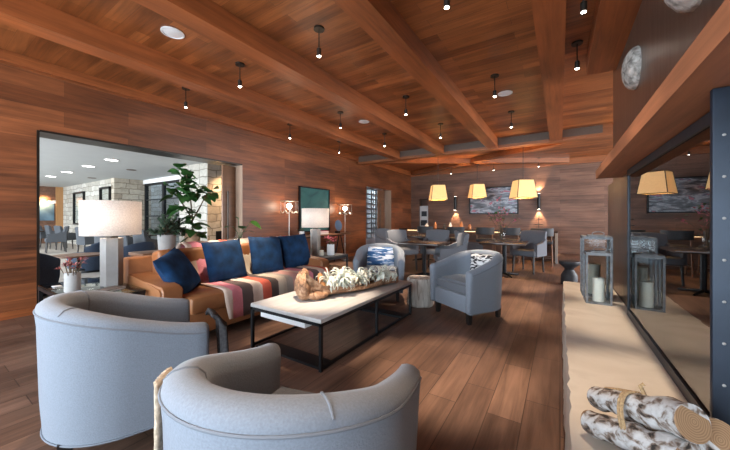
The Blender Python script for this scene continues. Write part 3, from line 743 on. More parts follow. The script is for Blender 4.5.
# driftwood bowl with air plants
bowl = thing('driftwood_bowl', 'long gnarled driftwood bowl full of air plants on the coffee table', 'bowl', (-1.89, 2.72, 0.411), -0.36)
secs = []
nb = 22
for i in range(nb + 1):
    t = i / nb; y = -0.62 + 1.24 * t
    wv = 0.15 * (math.sin(PI * (0.10 + 0.86 * t)) ** 0.6) * (1.15 - 0.45 * t)
    hh = 0.075 + 0.035 * math.sin(t * 9) * (1 - t) + (0.17 * max(0, 1 - t / 0.16) ** 1.2)
    row = []
    for k in range(13):
        a = PI * k / 12
        jx = random.uniform(-0.008, 0.008)
        row.append(Vector((wv * math.cos(a) * (1.0 if 1 < k < 11 else 1.03) + jx, y, hh * (1 - math.sin(a) ** 0.7) + 0.004 + (0.02 * random.random() if k in (0, 12) else 0))))
    for k in range(11, 0, -1):
        a = PI * k / 12
        row.append(Vector((wv * 0.78 * math.cos(a), y, hh * (1 - 0.72 * math.sin(a) ** 0.7) + 0.004)))
    secs.append(row)
MB().sweep(secs).build('trough', M['bark'], bowl, smooth=60)
gn = MB()
for (p, r) in (((-0.05, -0.60, 0.12), (0.10, 0.07, 0.12)), ((0.045, -0.63, 0.10), (0.085, 0.06, 0.10)), ((-0.11, -0.55, 0.21), (0.05, 0.05, 0.065)), ((0.0, -0.57, 0.05), (0.14, 0.10, 0.05)), ((0.10, -0.50, 0.04), (0.07, 0.12, 0.04)), ((-0.115, -0.40, 0.05), (0.05, 0.14, 0.05))):
    gn.ell(p, r, 16, 10, 0.16)
gn.build('gnarled_end', M['bark'], bowl, smooth=60)
gn = MB(); gn.tube([(0.08, -0.44, 0.03), (0.05, -0.43, 0.12), (-0.01, -0.42, 0.175), (-0.03, -0.41, 0.22)], [0.05, 0.035, 0.028, 0.022], 10)
gn.build('branch_stub', M['bowl_in'], bowl, smooth=60)
def air_plant(label, loc, r, seed):
    rng = random.Random(seed)
    mb = MB()
    for i in range(52):
        a = rng.uniform(0, 2 * PI); el = math.asin(rng.uniform(-0.35, 1.0)); rho = r * rng.uniform(0.48, 0.72)
        d0 = Vector((math.cos(a) * math.cos(el), math.sin(a) * math.cos(el), math.sin(el)))
        e_ = Vector((math.cos(a) * 0.6 + rng.uniform(-0.5, 0.5), math.sin(a) * 0.6 + rng.uniform(-0.5, 0.5), -1.0))
        e_ = (e_ - d0 * e_.dot(d0)).normalized()
        end = rng.uniform(1.9, 3.0); pts = []
        for k in range(8):
            ps = end * k / 7
            q = d0 * rho * math.sin(ps) * 1.25 + e_ * rho * (1 - math.cos(ps)) * 0.62
            q.z = max(q.z, -0.085)
            pts.append(q)
        mb.tube(pts, [0.006, 0.010, 0.012, 0.012, 0.0105, 0.008, 0.005, 0.002], 6, squash=0.35)
    o = mb.build('air_plant', M['airplant'], loc=loc, smooth=60)
    return tag(o, label, 'air plant', 'air plants in the driftwood bowl')
def on_bowl(v, off, z):
    a = -0.36
    return (-1.89 + off * math.cos(a) - v * math.sin(a), 2.72 + off * math.sin(a) + v * math.cos(a), z)
apl = [(on_bowl(-0.33, 0.01, 0.545), 0.165, 'large curled air plant at the near end, beside the gnarled wood'), (on_bowl(-0.20, 0.09, 0.545), 0.125, 'air plant on the near right rim of the driftwood bowl'),
       (on_bowl(-0.13, -0.06, 0.555), 0.14, 'air plant second along the far rim of the driftwood bowl'), (on_bowl(0.03, 0.02, 0.545), 0.15, 'air plant in the middle of the driftwood bowl'),
       (on_bowl(0.20, -0.03, 0.555), 0.13, 'air plant just past the middle of the driftwood bowl'), (on_bowl(0.35, 0.02, 0.545), 0.125, 'air plant second from the far end of the driftwood bowl'), (on_bowl(0.49, -0.01, 0.545), 0.125, 'air plant at the far end of the driftwood bowl, before the patterned pillow')]
for i, (p, r, lab) in enumerate(apl):
    air_plant('silvery ' + lab, p, r, 20 + i)

# stump
mb = MB(); mb.lathe([(0.165, 0.0), (0.182, 0.03), (0.174, 0.2), (0.18, 0.35), (0.168, 0.38), (0.0, 0.382)], 24, jit=0.09)
o = mb.build('stump_table', M['stump'], loc=(-1.625, 3.93, 0), smooth=60); tag(o, 'whitewashed tree stump side table between the two far tub chairs', 'side table')

# ================================================================== GLASS LAMP TABLE AND LAMPS
gt = thing('glass_side_table', 'glass topped black side table under the big lamp at left', 'side table', (-3.72, 0.99, 0))
MB().b2(-0.54, 0.52, -0.25, 0.25, 0.535, 0.55, 0.003).build('glass_top', M['table_glass'], gt)
fr = MB()
for y in (-0.24, 0.24): fr.b2(-0.53, 0.51, y - 0.012, y + 0.012, 0.505, 0.534)
for x in (-0.52, 0.50): fr.b2(x - 0.012, x + 0.012, -0.25, 0.25, 0.505, 0.534)
fr.b2(-0.53, 0.51, -0.25, 0.25, 0.12, 0.14)
fr.build('frame', M['black'], gt, smooth=0)
for x in (-0.515, 0.495):
    for y in (-0.235, 0.235):
        MB().b2(x - 0.014, x + 0.014, y - 0.014, y + 0.014, 0, 0.52).build('leg', M['black'], gt, smooth=0)

def table_lamp(label, loc, e):
    t = thing('table_lamp', label, 'table lamp', loc, 0.25, 'linen shaded table lamps')
    hx = [(0.088 * math.cos(PI / 3 * k), 0.088 * math.sin(PI / 3 * k)) for k in range(6)]
    MB().prism(hx, 0.0, 0.455).build('lamp_body', M['concrete'], t, smooth=0)
    MB().cyl((0, 0, 0.455), (0, 0, 0.475), 0.05).cyl((0, 0, 0.47), (0, 0, 0.62), 0.010).build('neck', M['brass'], t)
    sh = MB().lathe([(0.232, 0.485), (0.232, 0.81)], 48)
    for f in [f for f in sh.bm.faces if len(f.verts) > 4]: sh.bm.faces.remove(f)
    sh.build('lamp_shade', M['shade'], t, smooth=60, solid=0.004)
    MB().ell((0, 0, 0.66), (0.03, 0.03, 0.045), 12, 8).build('bulb', M['bulb'], t)
    light('lamp_light', 'POINT', (0, 0, 0.66), e, (1.0, 0.78, 0.58), 0.05, t)
    return t
lamp = table_lamp('large table lamp with linen drum shade and grey faceted base on the glass table', (-3.655, 1.13, 0.551), 10)
lamp2 = dup(lamp, (-3.58, 3.95, 0.553), 0.6, 'table lamp with linen drum shade beyond the far sofa arm')

# vase with dried protea
def vase(name, label, loc, r, h, mat, bunch, bmat, seed, cat='vase', n=16):
    rng = random.Random(seed)
    t = thing(name, label, cat, loc)
    MB().lathe([(r * 0.92, 0), (r, 0.01), (r, h), (r * 0.9, h), (r * 0.88, h * 0.5), (0.0, h * 0.45)], 28).build('vessel', mat, t, smooth=50)
    mb = MB(); st = MB()
    for i in range(n):
        a = rng.uniform(0, 2 * PI); rr = r * rng.uniform(0.2, 1.7); z = h + bunch * rng.uniform(0.25, 1.0)
        p = Vector((rr * math.cos(a), rr * math.sin(a), z))
        st.tube([(0.3 * rr * math.cos(a), 0.3 * rr * math.sin(a), h * 0.5), p], 0.003, 5)
        for k in range(7):
            mb.leaf(p, (rng.uniform(-1, 1) + math.cos(a), rng.uniform(-1, 1) + math.sin(a), rng.uniform(0, 1.4)), r * rng.uniform(0.5, 0.9), r * 0.3, 0.1, n=3)
    st.build('stems', M['stem'], t); mb.build('blossoms', bmat, t, smooth=0)
    return t
vase('flower_vase', 'grey cylinder vase of dried red protea beside the large lamp', (-3.62, 0.84, 0.551), 0.055, 0.17, M['pot_g'], 0.13, M['red_dry'], 3)
bk = thing('notebook', 'small dark notebook lying on the glass table by the lamp', 'book', (-3.38, 1.04, 0.551), 0.4)
MB().b2(-0.06, 0.06, -0.085, 0.085, 0.003, 0.018).build('pages', M['paper'], bk, smooth=0)
MB().b2(-0.063, 0.063, -0.088, 0.088, 0.018, 0.022).b2(-0.063, 0.063, -0.088, 0.088, 0.0, 0.003).build('cover', M['book'], bk, smooth=0)
o = MB().b2(-0.04, 0.04, -0.03, 0.03, 0, 0.006, 0.002).build('white_coaster', M['white'], loc=(-4.0, 0.82, 0.551)); tag(o, 'white coaster on the near edge of the glass table', 'coaster')

# far end table beside sofa
et = thing('end_table', 'dark glass topped end table with black frame beyond the sofa', 'side table', (-3.56, 4.07, 0))
MB().b2(-0.36, 0.36, -0.33, 0.33, 0.535, 0.552, 0.003).build('top', M['dark_steel'], et)
fr = MB()
for z in (0.50, 0.16):
    for y in (-0.32, 0.32): fr.b2(-0.35, 0.35, y - 0.011, y + 0.011, z, z + 0.03)
    for x in (-0.35, 0.35): fr.b2(x - 0.011, x + 0.011, -0.33, 0.33, z, z + 0.03)
fr.build('frame', M['black'], et, smooth=0)
MB().b2(-0.34, 0.34, -0.31, 0.31, 0.315, 0.335).build('shelf', M['table_glass'], et, smooth=0)
for x in (-0.345, 0.345):
    for y in (-0.315, 0.315): MB().b2(x - 0.013, x + 0.013, y - 0.013, y + 0.013, 0, 0.534).build('leg', M['black'], et, smooth=0)
vase('flower_vase', 'white vase of pink flowers on the end table beside the far lamp', (-3.36, 4.10, 0.553), 0.065, 0.19, M['white'], 0.12, M['pink'], 5)
def candle_glass(loc, lab):
    t = thing('candle_glass', lab, 'candle', loc)
    g = MB().lathe([(0.045, 0), (0.045, 0.15)], 20); g.build('glass', M['glass'], t, smooth=50)
    MB().lathe([(0.036, 0.006), (0.036, 0.095), (0, 0.1)], 20).build('wax', M['wax'], t, smooth=50)
candle_glass((-3.42, 3.93, 0.553), 'cream candle in clear glass between far lamp and pink flowers')

# ================================================================== CONSOLE BEHIND SOFA WITH PLANTS
sc = thing('sofa_table', 'narrow console table behind the sofa carrying the plants', 'console table', (-4.42, 2.6, 0))
MB().b2(-0.21, 0.21, -1.0, 1.0, 0.725, 0.765, 0.004).build('top', M['walnut'], sc)
for x in (-0.18, 0.18):
    for y in (-0.96, 0.96): MB().b2(x - 0.02, x + 0.02, y - 0.02, y + 0.02, 0, 0.724).build('leg', M['black'], sc, smooth=0)
# bushy plant in grey pot
pt = thing('bushy_plant', 'bushy grey green plant in a pale grey pot behind the sofa', 'potted plant', (-4.45, 1.97, 0.766))
MB().lathe([(0.085, 0), (0.098, 0.02), (0.108, 0.21), (0.098, 0.21), (0.09, 0.17), (0, 0.17)], 32).build('pot', M['pot_g'], pt, smooth=50)
fo = MB(); st = MB(); rng = random.Random(4)
for i in range(46):
    a = rng.uniform(0, 2 * PI); el = rng.uniform(-0.1, 1.4); R = rng.uniform(0.14, 0.29)
    d = Vector((math.cos(a) * math.cos(el), math.sin(a) * math.cos(el), math.sin(el) * 0.85)); tip = Vector((0, 0, 0.25)) + d * R
    st.tube([(0, 0, 0.17), Vector((0, 0, 0.24)) + d * R * 0.5, tip], [0.005, 0.004, 0.002], 5)
    for k in range(30):
        q = Vector((0, 0, 0.25)) + d * R * rng.uniform(0.35, 1.05)
        fo.leaf(q, (rng.uniform(-1, 1) + d.x, rng.uniform(-1, 1) + d.y, rng.uniform(-0.5, 1.2) + d.z), rng.uniform(0.045, 0.075), 0.024, 0.3, n=3)
fo.build('foliage', M['leaf_g'], pt, smooth=0); st.build('branches', M['stem'], pt)
# fiddle leaf fig
fg = thing('fiddle_leaf_fig', 'tall fiddle leaf fig in a brown wooden pot behind the sofa', 'potted plant', (-4.36, 2.26, 0.766))
MB().lathe([(0.085, 0), (0.095, 0.02), (0.098, 0.22), (0.088, 0.22), (0.08, 0.18), (0, 0.18)], 32, jit=0.03).build('pot', M['pot_t'], fg, smooth=50)
st = MB(); fo = MB(); rng = random.Random(11)
stems = [[(0, 0, 0.18), (0.0, -0.0, 0.45), (-0.02, -0.02, 0.75), (0.0, -0.10, 1.12)], [(0, 0, 0.40), (0.0, 0.10, 0.58), (0.02, 0.20, 0.80)], [(0, 0, 0.42), (-0.01, -0.12, 0.62), (0.0, -0.22, 0.80)]]
for s_ in stems:
    st.tube(s_, [0.010] * (len(s_) - 1) + [0.005], 7)
def fig_leaves(c, n, spread, lmin, lmax):
    for i in range(n):
        a = rng.uniform(0, 2 * PI); el = rng.uniform(-0.5, 1.0)
        p = Vector(c) + Vector((rng.uniform(-1, 1) * spread, rng.uniform(-1, 1) * spread, rng.uniform(-1, 1) * spread))
        fo.leaf(p, (math.cos(a), math.sin(a), math.sin(el)), 1.25 * rng.uniform(lmin, lmax), rng.uniform(0.12, 0.165), 0.35, nrm=(0, 0, rng.uniform(-0.8, 0.8)), n=5, cup=0.25)
fig_leaves((0, -0.11, 1.08), 11, 0.06, 0.10, 0.17); fig_leaves((0, -0.07, 0.94), 12, 0.08, 0.10, 0.16)
fig_leaves((0, -0.20, 0.80), 18, 0.085, 0.10, 0.17); fig_leaves((0, 0.0, 0.79), 16, 0.09, 0.10, 0.17)
fig_leaves((0.02, 0.22, 0.80), 13, 0.065, 0.09, 0.15); fig_leaves((0, -0.23, 0.58), 7, 0.05, 0.09, 0.14)
fig_leaves((0, 0.01, 0.50), 7, 0.05, 0.08, 0.13); fig_leaves((0, 0.0, 0.26), 28, 0.11, 0.09, 0.15)
st.build('trunk', M['stem'], fg); fo.build('foliage', M['leaf'], fg, smooth=60)
# monstera cutting in a glass vase
mv = thing('leaf_cutting', 'glass vase with a big bright green leaf behind the sofa back', 'potted plant', (-4.38, 3.02, 0.766))
MB().lathe([(0.06, 0), (0.085, 0.04), (0.09, 0.10), (0.055, 0.17), (0.045, 0.20)], 24).build('glass_vessel', M['glass'], mv, smooth=60)
st = MB(); fo = MB(); fd = MB()
tgt = [((0.02, 0.20, 0.38), 0.20, 0.15, (0.25, 0.9, -0.45)), ((0.0, -0.12, 0.30), 0.16, 0.12, (0.0, -1, 0.1)), ((0.05, 0.02, 0.26), 0.15, 0.12, (0.3, -0.3, 0.3)), ((0.0, -0.02, 0.42), 0.10, 0.05, (0, -0.6, 0.5)), ((0.05, 0.10, 0.22), 0.14, 0.11, (0.5, 0.6, 0))]
for i, (p, l, wd, d) in enumerate(tgt):
    st.tube([(0, 0, 0.05), (p[0] * 0.4, p[1] * 0.3, 0.2), p], 0.005, 6)
    (fo if i == 0 else fd).leaf(p, d, l, wd, 0.25, nrm=(0.6, 0, 0.7) if i == 0 else None, n=7, cup=0.1)
st.build('stems', M['leaf'], mv); fo.build('large_leaf', M['leaf_l'], mv, smooth=60); fd.build('small_leaves', M['leaf'], mv, smooth=60)
bs = thing('coffee_book', 'pale book lying flat on the console behind the sofa', 'book', (-4.40, 3.38, 0.766), 0.1)
MB().b2(-0.11, 0.11, -0.15, 0.15, 0.004, 0.036).build('pages', M['paper'], bs, smooth=0)
MB().b2(-0.115, 0.115, -0.155, 0.155, 0.036, 0.042).b2(-0.115, 0.115, -0.155, 0.155, 0, 0.004).build('cover', M['shade'], bs, smooth=0)

# ================================================================== WALL CONSOLE, ART, FLOOR LAMPS
cs = thing('wall_console', 'long wooden console with black trestle legs under the teal painting', 'console table', (-5.24, 6.0, 0))
MB().b2(-0.2, 0.2, -1.0, 1.05, 0.74, 0.78, 0.004).build('top', M['walnut'], cs)
for y in (-0.75, 0.8):
    lg = MB().cyl((0, y - 0.25, 0), (0, y - 0.03, 0.74), 0.016, n=8).cyl((0, y + 0.25, 0), (0, y + 0.03, 0.74), 0.016, n=8)
    lg.build('trestle_leg', M['black'], cs)
MB().b2(-0.012, 0.012, -0.95, 1.0, 0.70, 0.739).build('rail', M['black'], cs, smooth=0)
ar = thing('teal_painting', 'large teal abstract painting in a black frame on the left wall', 'painting', (-5.47, 6.02, 1.42))
MB().b2(0.0, 0.012, -0.56, 0.56, -0.55, 0.55).build('canvas', M['teal'], ar, smooth=0)
fr = MB()
for s_ in (-1, 1): fr.b2(-0.02, 0.03, s_ * 0.565 - 0.015, s_ * 0.565 + 0.015, -0.58, 0.58).b2(-0.02, 0.03, -0.58, 0.58, s_ * 0.565 - 0.015, s_ * 0.565 + 0.015)
fr.build('frame', M['black'], ar, smooth=0)
def floor_lamp(lab, loc):
    t = thing('globe_floor_lamp', lab, 'floor lamp', loc, 0, 'slim globe floor lamps by the painting')
    MB().lathe([(0.12, 0), (0.12, 0.015), (0.02, 0.025)], 24).build('base', M['chrome'], t)
    MB().cyl((0, 0, 0.02), (0, 0, 1.40), 0.009, n=10).build('pole', M['chrome'], t)
    MB().ell((0, 0, 1.47), (0.062, 0.062, 0.062)).build('globe', M['bulb'], t)
    sh = MB()
    ring = [(0.2 * math.cos(2 * PI * k / 32), 0.2 * math.sin(2 * PI * k / 32), 1.585) for k in range(33)]
    sh.tube(ring, 0.006, 6, cap=False)
    wav = [(0.2 * math.cos(2 * PI * k / 96), 0.2 * math.sin(2 * PI * k / 96), 1.335 + 0.03 * math.sin(2 * PI * k / 96 * 9)) for k in range(97)]
    sh.tube(wav, 0.008, 6, cap=False)
    for k in range(3): sh.cyl((0, 0, 1.585), (0.2 * math.cos(k * 2.09), 0.2 * math.sin(k * 2.09), 1.585), 0.004, n=6)
    sh.cyl((0, 0, 1.54), (0, 0, 1.585), 0.006, n=6)
    for k in range(9):
        a = 2 * PI * k / 9 + 0.2
        sh.cyl((0.2 * math.cos(a), 0.2 * math.sin(a), 1.34), (0.2 * math.cos(a), 0.2 * math.sin(a), 1.585), 0.002, n=4)
    sh.build('wire_shade', M['chrome'], t)
    light('globe_light', 'POINT', (0.0, 0, 1.47), 7, (1.0, 0.72, 0.5), 0.08, t)
    return t
fl = floor_lamp('slim globe floor lamp with wire shade left of the teal painting', (-5.22, 4.88, 0))
dup(fl, (-5.22, 7.02, 0), None, 'slim globe floor lamp with wire shade right of the teal painting')
bd = thing('blue_dish', 'round blue dish standing on the wall console', 'decor', (-5.22, 6.66, 0.781))
d_ = MB(); d_.lathe([(0.0, 0.0), (0.12, 0.015), (0.155, 0.04), (0.15, 0.05), (0.0, 0.03)], 32); 
dd = d_.build('dish', plain('blue_glaze', (0.10, 0.17, 0.27), 0.4), bd); dd.rotation_euler = (0, PI / 2 - 0.12, 0); dd.location = (0, 0, 0.21)
MB().b2(-0.04, 0.06, -0.05, 0.05, 0, 0.06).build('stand', M['black'], bd, smooth=0)
vase('small_pot', 'small white pot with green sprigs on the wall console', (-5.22, 5.28, 0.781), 0.06, 0.10, M['white'], 0.08, M['leaf_g'], 9, 'potted plant', 8)
for i, (y, c_, lab) in enumerate(((6.02, 'paper', 'lowest pale book of the stack on the wall console'), (6.02, 'pink', 'rose topped book of the stack on the wall console'))):
    b_ = thing('console_book', lab, 'book', (-5.22, y, 0.781 + i * 0.041))
    MB().b2(-0.1, 0.1, -0.14, 0.14, 0.004, 0.035).build('pages', M['paper'], b_, smooth=0)
    MB().b2(-0.105, 0.105, -0.145, 0.145, 0.035, 0.04).b2(-0.105, 0.105, -0.145, 0.145, 0, 0.004).build('cover', M[c_], b_, smooth=0)

# ================================================================== HALL BEHIND SECOND DOORWAY
bz = MB()
rows_, cols_ = 11, 9
y0, y1, z0, z1 = 8.3, 11.6, 0.36, 2.6
dy = (y1 - y0) / cols_; dz = (z1 - z0) / rows_
for i in range(cols_ + 1): bz.b2(-0.06, 0.06, y0 + i * dy - 0.07, y0 + i * dy + 0.07, z0, z1)
for j in range(rows_ + 1): bz.b2(-0.06, 0.06, y0, y1, z0 + j * dz - 0.035, z0 + j * dz + 0.035)
for i in range(cols_):
    for j in range(rows_):
        bz.b2(-0.05, 0.05, y0 + (i + .5) * dy - 0.04, y0 + (i + .5) * dy + 0.04, z0 + j * dz, z0 + (j + 1) * dz)
o = bz.build('block_screen', M['breeze'], loc=(-6.75, 0, 0), smooth=0); tag(o, 'white patterned block screen seen by the narrow doorway', 'screen')
o = MB().b2(-0.15, 0.15, 8.3, 11.6, 0.0, 0.355, 0.005).build('hall_bench', M['white'], loc=(-6.75, 0, 0)); tag(o, 'low white ledge under the patterned block screen', 'ledge')
struct('wall_hall', MB().b2(-7.9, -7.8, 8.0, 12.6, 0, 2.7), plain('pale_hall_wall', (0.80, 0.82, 0.84), 0.8), smooth=0)

# ================================================================== FIREPLACE
h = MB().b2(0.035, 0.492, 0.55, 4.47, 0.0, 0.42, 0.0)
es = [e for e in h.bm.edges if abs(e.verts[0].co.x - e.verts[1].co.x) < 1e-4 and e.verts[0].co.x < 0.1 and abs(e.verts[0].co.y - e.verts[1].co.y) > 1]
bmesh.ops.subdivide_edges(h.bm, edges=[e for e in h.bm.edges if abs(e.verts[0].co.y - e.verts[1].co.y) > 1], cuts=60, use_grid_fill=True)
for v in h.bm.verts:
    if v.co.x < 0.1: v.co.x += random.uniform(-0.007, 0.007) - (0.012 if v.co.z < 0.2 else 0)
o = h.build('hearth', M['hearth'], smooth=0); tag(o, 'long raised pale limestone hearth below the fireplace glass', 'hearth')
fp = thing('fireplace', 'long glass fronted fireplace in a dark steel frame on the right', 'fireplace', (0.46, 2.3, 0.42))
# local: x 0 = front plane
fr = MB()
fr.b2(-0.005, 0.03, -0.94, 0.90, 0.0, 0.05).b2(-0.005, 0.03, -0.94, 0.90, 1.12, 1.165).b2(-0.005, 0.03, 0.875, 0.90, 0.0, 1.165).b2(-0.005, 0.03, -0.94, -0.92, 0.0, 1.165)
fr.build('frame', M['dark_steel'], fp, smooth=0)
MB().b2(0.004, 0.008, -0.92, 0.875, 0.05, 1.12).build('glass_front', M['fire_glass'], fp, smooth=0)
fb = MB().b2(0.045, 0.75, -0.92, 0.92, 0.0, 0.02).b2(0.73, 0.75, -0.92, 0.92, 0.02, 1.12).b2(0.045, 0.75, -0.92, -0.90, 0.02, 1.12).b2(0.045, 0.75, 0.90, 0.92, 0.02, 1.12).b2(0.045, 0.75, -0.92, 0.92, 1.12, 1.14)
fb.build('firebox', M['firebox'], fp, smooth=0)
mt = MB().b2(0.30, 0.62, 0.35, 3.80, 1.592, 1.672)
o = mt.build('mantel_beam', M['mantel'], smooth=0); tag(o, 'long reddish timber mantel shelf above the fireplace', 'mantel')
pp = thing('steel_plate', 'dark riveted steel side plate, coloured blue for the daylight on it, at the right edge of the fireplace', 'fireplace plate', (0.385, 1.33, 0.42))
mb = MB().b2(0.0, 0.8, 0.0, 0.022, 0.0, 1.170, 0.004); mb.build('plate', M['daylit_steel'], pp)
for k in range(9): MB().ell((0.024, 0.0, 0.035 + 0.124 * k), (0.0045, 0.003, 0.0045), 10, 6).build('rivet', M['concrete'], pp)
def boulder(lab, loc, rx, ry, rz_, tilt):
    mb = MB().ell((0, 0, 0), (rx, ry, rz_), 40, 24, 0.03)
    geom = mb.bm.verts[:] + mb.bm.edges[:] + mb.bm.faces[:]
    bmesh.ops.bisect_plane(mb.bm, geom=geom, plane_co=(0, 0, 0), plane_no=(1, 0, 0), clear_outer=True)
    es = [e for e in mb.bm.edges if len(e.link_faces) == 1]
    bmesh.ops.contextual_create(mb.bm, geom=es)
    o = mb.build('wall_boulder', M['rock'], loc=loc, smooth=60); o.rotation_euler = (tilt, 0, 0)
    return tag(o, lab, 'stone', 'split boulders on the chimney wall')
boulder('grey split boulder mounted on the steel chimney wall, farther one', (0.549, 3.44, 2.485), 0.095, 0.21, 0.175, 0.2)
boulder('grey split boulder on the steel chimney wall, nearer one at the top edge', (0.55, 2.02, 2.41), 0.13, 0.24, 0.21, -0.2)

def lantern(lab, loc, sz, hh, rz):
    t = thing('lantern', lab, 'lantern', loc, rz, 'zinc lanterns on the hearth')
    b = 0.015; s2 = sz / 2
    fr = MB()
    for x in (-s2, s2):
        for y in (-s2, s2): fr.b2(x - b / 2, x + b / 2, y - b / 2, y + b / 2, 0.0, hh)
    for z in (b / 2, hh - b / 2):
        for s_ in (-s2, s2): fr.b2(-s2, s2, s_ - b / 2, s_ + b / 2, z - b / 2, z + b / 2).b2(s_ - b / 2, s_ + b / 2, -s2, s2, z - b / 2, z + b / 2)
    fr.build('frame', M['lantern'], t, smooth=0)
    MB().b2(-s2, s2, -s2, s2, 0.0, 0.012).build('base', M['lantern'], t, smooth=0)
    MB().b2(-s2 - 0.005, s2 + 0.005, -s2 - 0.005, s2 + 0.005, hh, hh + 0.012).b2(-s2 * 0.6, s2 * 0.6, -s2 * 0.6, s2 * 0.6, hh + 0.012, hh + 0.022).build('lid', M['lantern'], t, smooth=0)
    ring = [(0.05 * math.cos(2 * PI * k / 16) + 0.02, 0, hh + 0.035 + 0.02 * math.sin(2 * PI * k / 16)) for k in range(17)]
    MB().tube(ring, 0.004, 6, cap=False).build('ring_handle', M['lantern'], t)
    g = MB()
    for s_ in (-s2, s2): g.b2(-s2 + b / 2, s2 - b / 2, s_ - 0.001, s_ + 0.001, b, hh - b).b2(s_ - 0.001, s_ + 0.001, -s2 + b / 2, s2 - b / 2, b, hh - b)
    g.build('glass', M['glass'], t, smooth=0)
    return t
lantern('large zinc lantern at the back of the hearth', (0.305, 3.85, 0.421), 0.225, 0.585, 0.03)
lantern('small zinc lantern in front of the larger one on the hearth', (0.290, 3.52, 0.421), 0.175, 0.455, 0.05)
def candle(lab, loc, r, hh):
    t = thing('pillar_candle', lab, 'candle', loc)
    MB().lathe([(r, 0), (r, hh - 0.005), (r - 0.006, hh), (0, hh - 0.008)], 28).build('wax', M['wax'], t, smooth=50)
    MB().cyl((0, 0, hh - 0.01), (0, 0, hh + 0.012), 0.002, n=6).build('wick', M['black'], t)
candle('cream pillar candle inside the small lantern', (0.300, 3.52, 0.434), 0.046, 0.215)
candle('cream pillar candle inside the large lantern', (0.285, 3.86, 0.434), 0.06, 0.30)

# birch logs
def log(lab, p0, p1, r0, r1, seed):
    rng = random.Random(seed)
    p0 = Vector(p0); p1 = Vector(p1); ax = p1 - p0; ln = ax.length
    t = thing('birch_log', lab, 'log', p0, 0, 'birch logs tied on the hearth')
    q = ax.to_track_quat('X', 'Z'); t.rotation_mode = 'QUATERNION'; t.rotation_quaternion = q
    n = 12
    pts = [(ln * i / n, 0.004 * math.sin(i * 1.3 + seed), 0.004 * math.cos(i * 1.7 + seed)) for i in range(n + 1)]
    rs = [(r0 + (r1 - r0) * i / n) * (1 + rng.uniform(-0.05, 0.05)) for i in range(n + 1)]
    MB().tube(pts, rs, 22).build('bark', M['birch'], t, smooth=50)
    e1 = MB(); e0 = MB(); e1.tube([(-0.002, pts[0][1], pts[0][2]), (0.002, pts[0][1], pts[0][2])], rs[0] * 0.93, 22); e0.tube([(ln - 0.002, pts[-1][1], pts[-1][2]), (ln + 0.003, pts[-1][1], pts[-1][2])], rs[-1] * 0.95, 22)
    e0.build('cut_end', M['cut'], t, smooth=30); e1.build('cut_end', M['cut'], t, smooth=30)
    return t
log('birch log lying lowest at the front of the tied bundle', (0.086, 1.355, 0.464), (0.292, 1.160, 0.550), 0.038, 0.046, 1)
log('birch log on top of the tied bundle', (0.118, 1.440, 0.520), (0.302, 1.165, 0.650), 0.037, 0.049, 2)
log('birch log at the right of the tied bundle, cut end against the steel plate', (0.225, 1.490, 0.470), (0.362, 1.205, 0.600), 0.038, 0.052, 3)
log('birch log lying crosswise under the raised ends of the bundle', (0.10, 1.10, 0.461), (0.44, 1.25, 0.461), 0.038, 0.038, 4)
tw = MB()
for off in (0.0, 0.012):
    loop = []
    ax_ = Vector((0.56, -0.75, 0.35)).normalized(); v_ = ax_.cross(Vector((0, 0, 1))).normalized(); u_ = v_.cross(ax_).normalized()
    for k in range(25):
        a = 2 * PI * k / 24
        loop.append(Vector((0.205, 1.275, 0.545)) + ax_ * off + u_ * (0.092 * math.sin(a)) + v_ * (0.054 * math.cos(a)))
    tw.tube(loop, 0.005, 6, cap=False)
tw.tube([(0.228, 1.285, 0.640), (0.19, 1.34, 0.612), (0.15, 1.40, 0.583), (0.14, 1.41, 0.576), (0.17, 1.37, 0.600), (0.215, 1.30, 0.634)], 0.0045, 6)
tw.tube([(0.226, 1.285, 0.636), (0.216, 1.29, 0.662), (0.226, 1.293, 0.670)], 0.006, 6)
o = tw.build('jute_twine', M['twine']); tag(o, 'jute twine tied around the birch logs', 'twine')
# drum stool
mb = MB().lathe([(0.13, 0.0), (0.13, 0.16), (0.10, 0.22), (0.07, 0.27), (0.08, 0.30), (0.15, 0.36), (0.165, 0.39), (0.16, 0.42), (0.0, 0.425)], 32)
o = mb.build('drum_stool', M['din_d'], loc=(0.14, 6.60, 0), smooth=40); tag(o, 'small dark hourglass stool just past the end of the hearth', 'stool')

# ================================================================== CEILING FITTINGS
def spot(lab, x, y, e, drop=0.29, aim=(0, 0, -1)):
    t = thing('pendant_spotlight', lab, 'spotlight', (x, y, 3.15), 0, 'small pendant spotlights in the board ceiling')
    MB().lathe([(0.055, -0.018), (0.055, 0.0)], 20).build('canopy', M['brass'], t)
    MB().cyl((0, 0, -0.015), (0, 0, -drop + 0.09), 0.006, n=8).build('stem', M['brass'], t)
    MB().lathe([(0.010, -drop + 0.09), (0.024, -drop + 0.075), (0.024, -drop + 0.005), (0.020, -drop + 0.002)], 20).build('lamp_head', M['brass'], t)
    MB().lathe([(0.018, -drop - 0.002), (0.018, -drop + 0.001)], 16).build('lens', M['spot_lens'], t)
    light('spot_light', 'SPOT', (0, 0, -drop - 0.02), e, (1.0, 0.80, 0.60), 0.025, t, 0.56, 0.7, aim)
    return t
colnames = {-4.72: 'bay nearest the left wall', -3.40: 'second bay from the left wall', -2.08: 'middle bay of the ceiling', -0.75: 'bay before the last beam'}
rown = {2.35: 'nearest the windows', 4.43: 'second row', 6.10: 'row by the header'}
sp0 = None
for x in (-4.72, -3.40, -2.08, -0.75):
    for y in (2.35, 4.43, 6.10):
        lab = 'small bronze pendant spotlight %s, %s' % (rown[y], colnames[x])
        if sp0 is None: sp0 = spot(lab, x, y, 270)
        else: dup(sp0, (x, y, 3.15), None, lab)
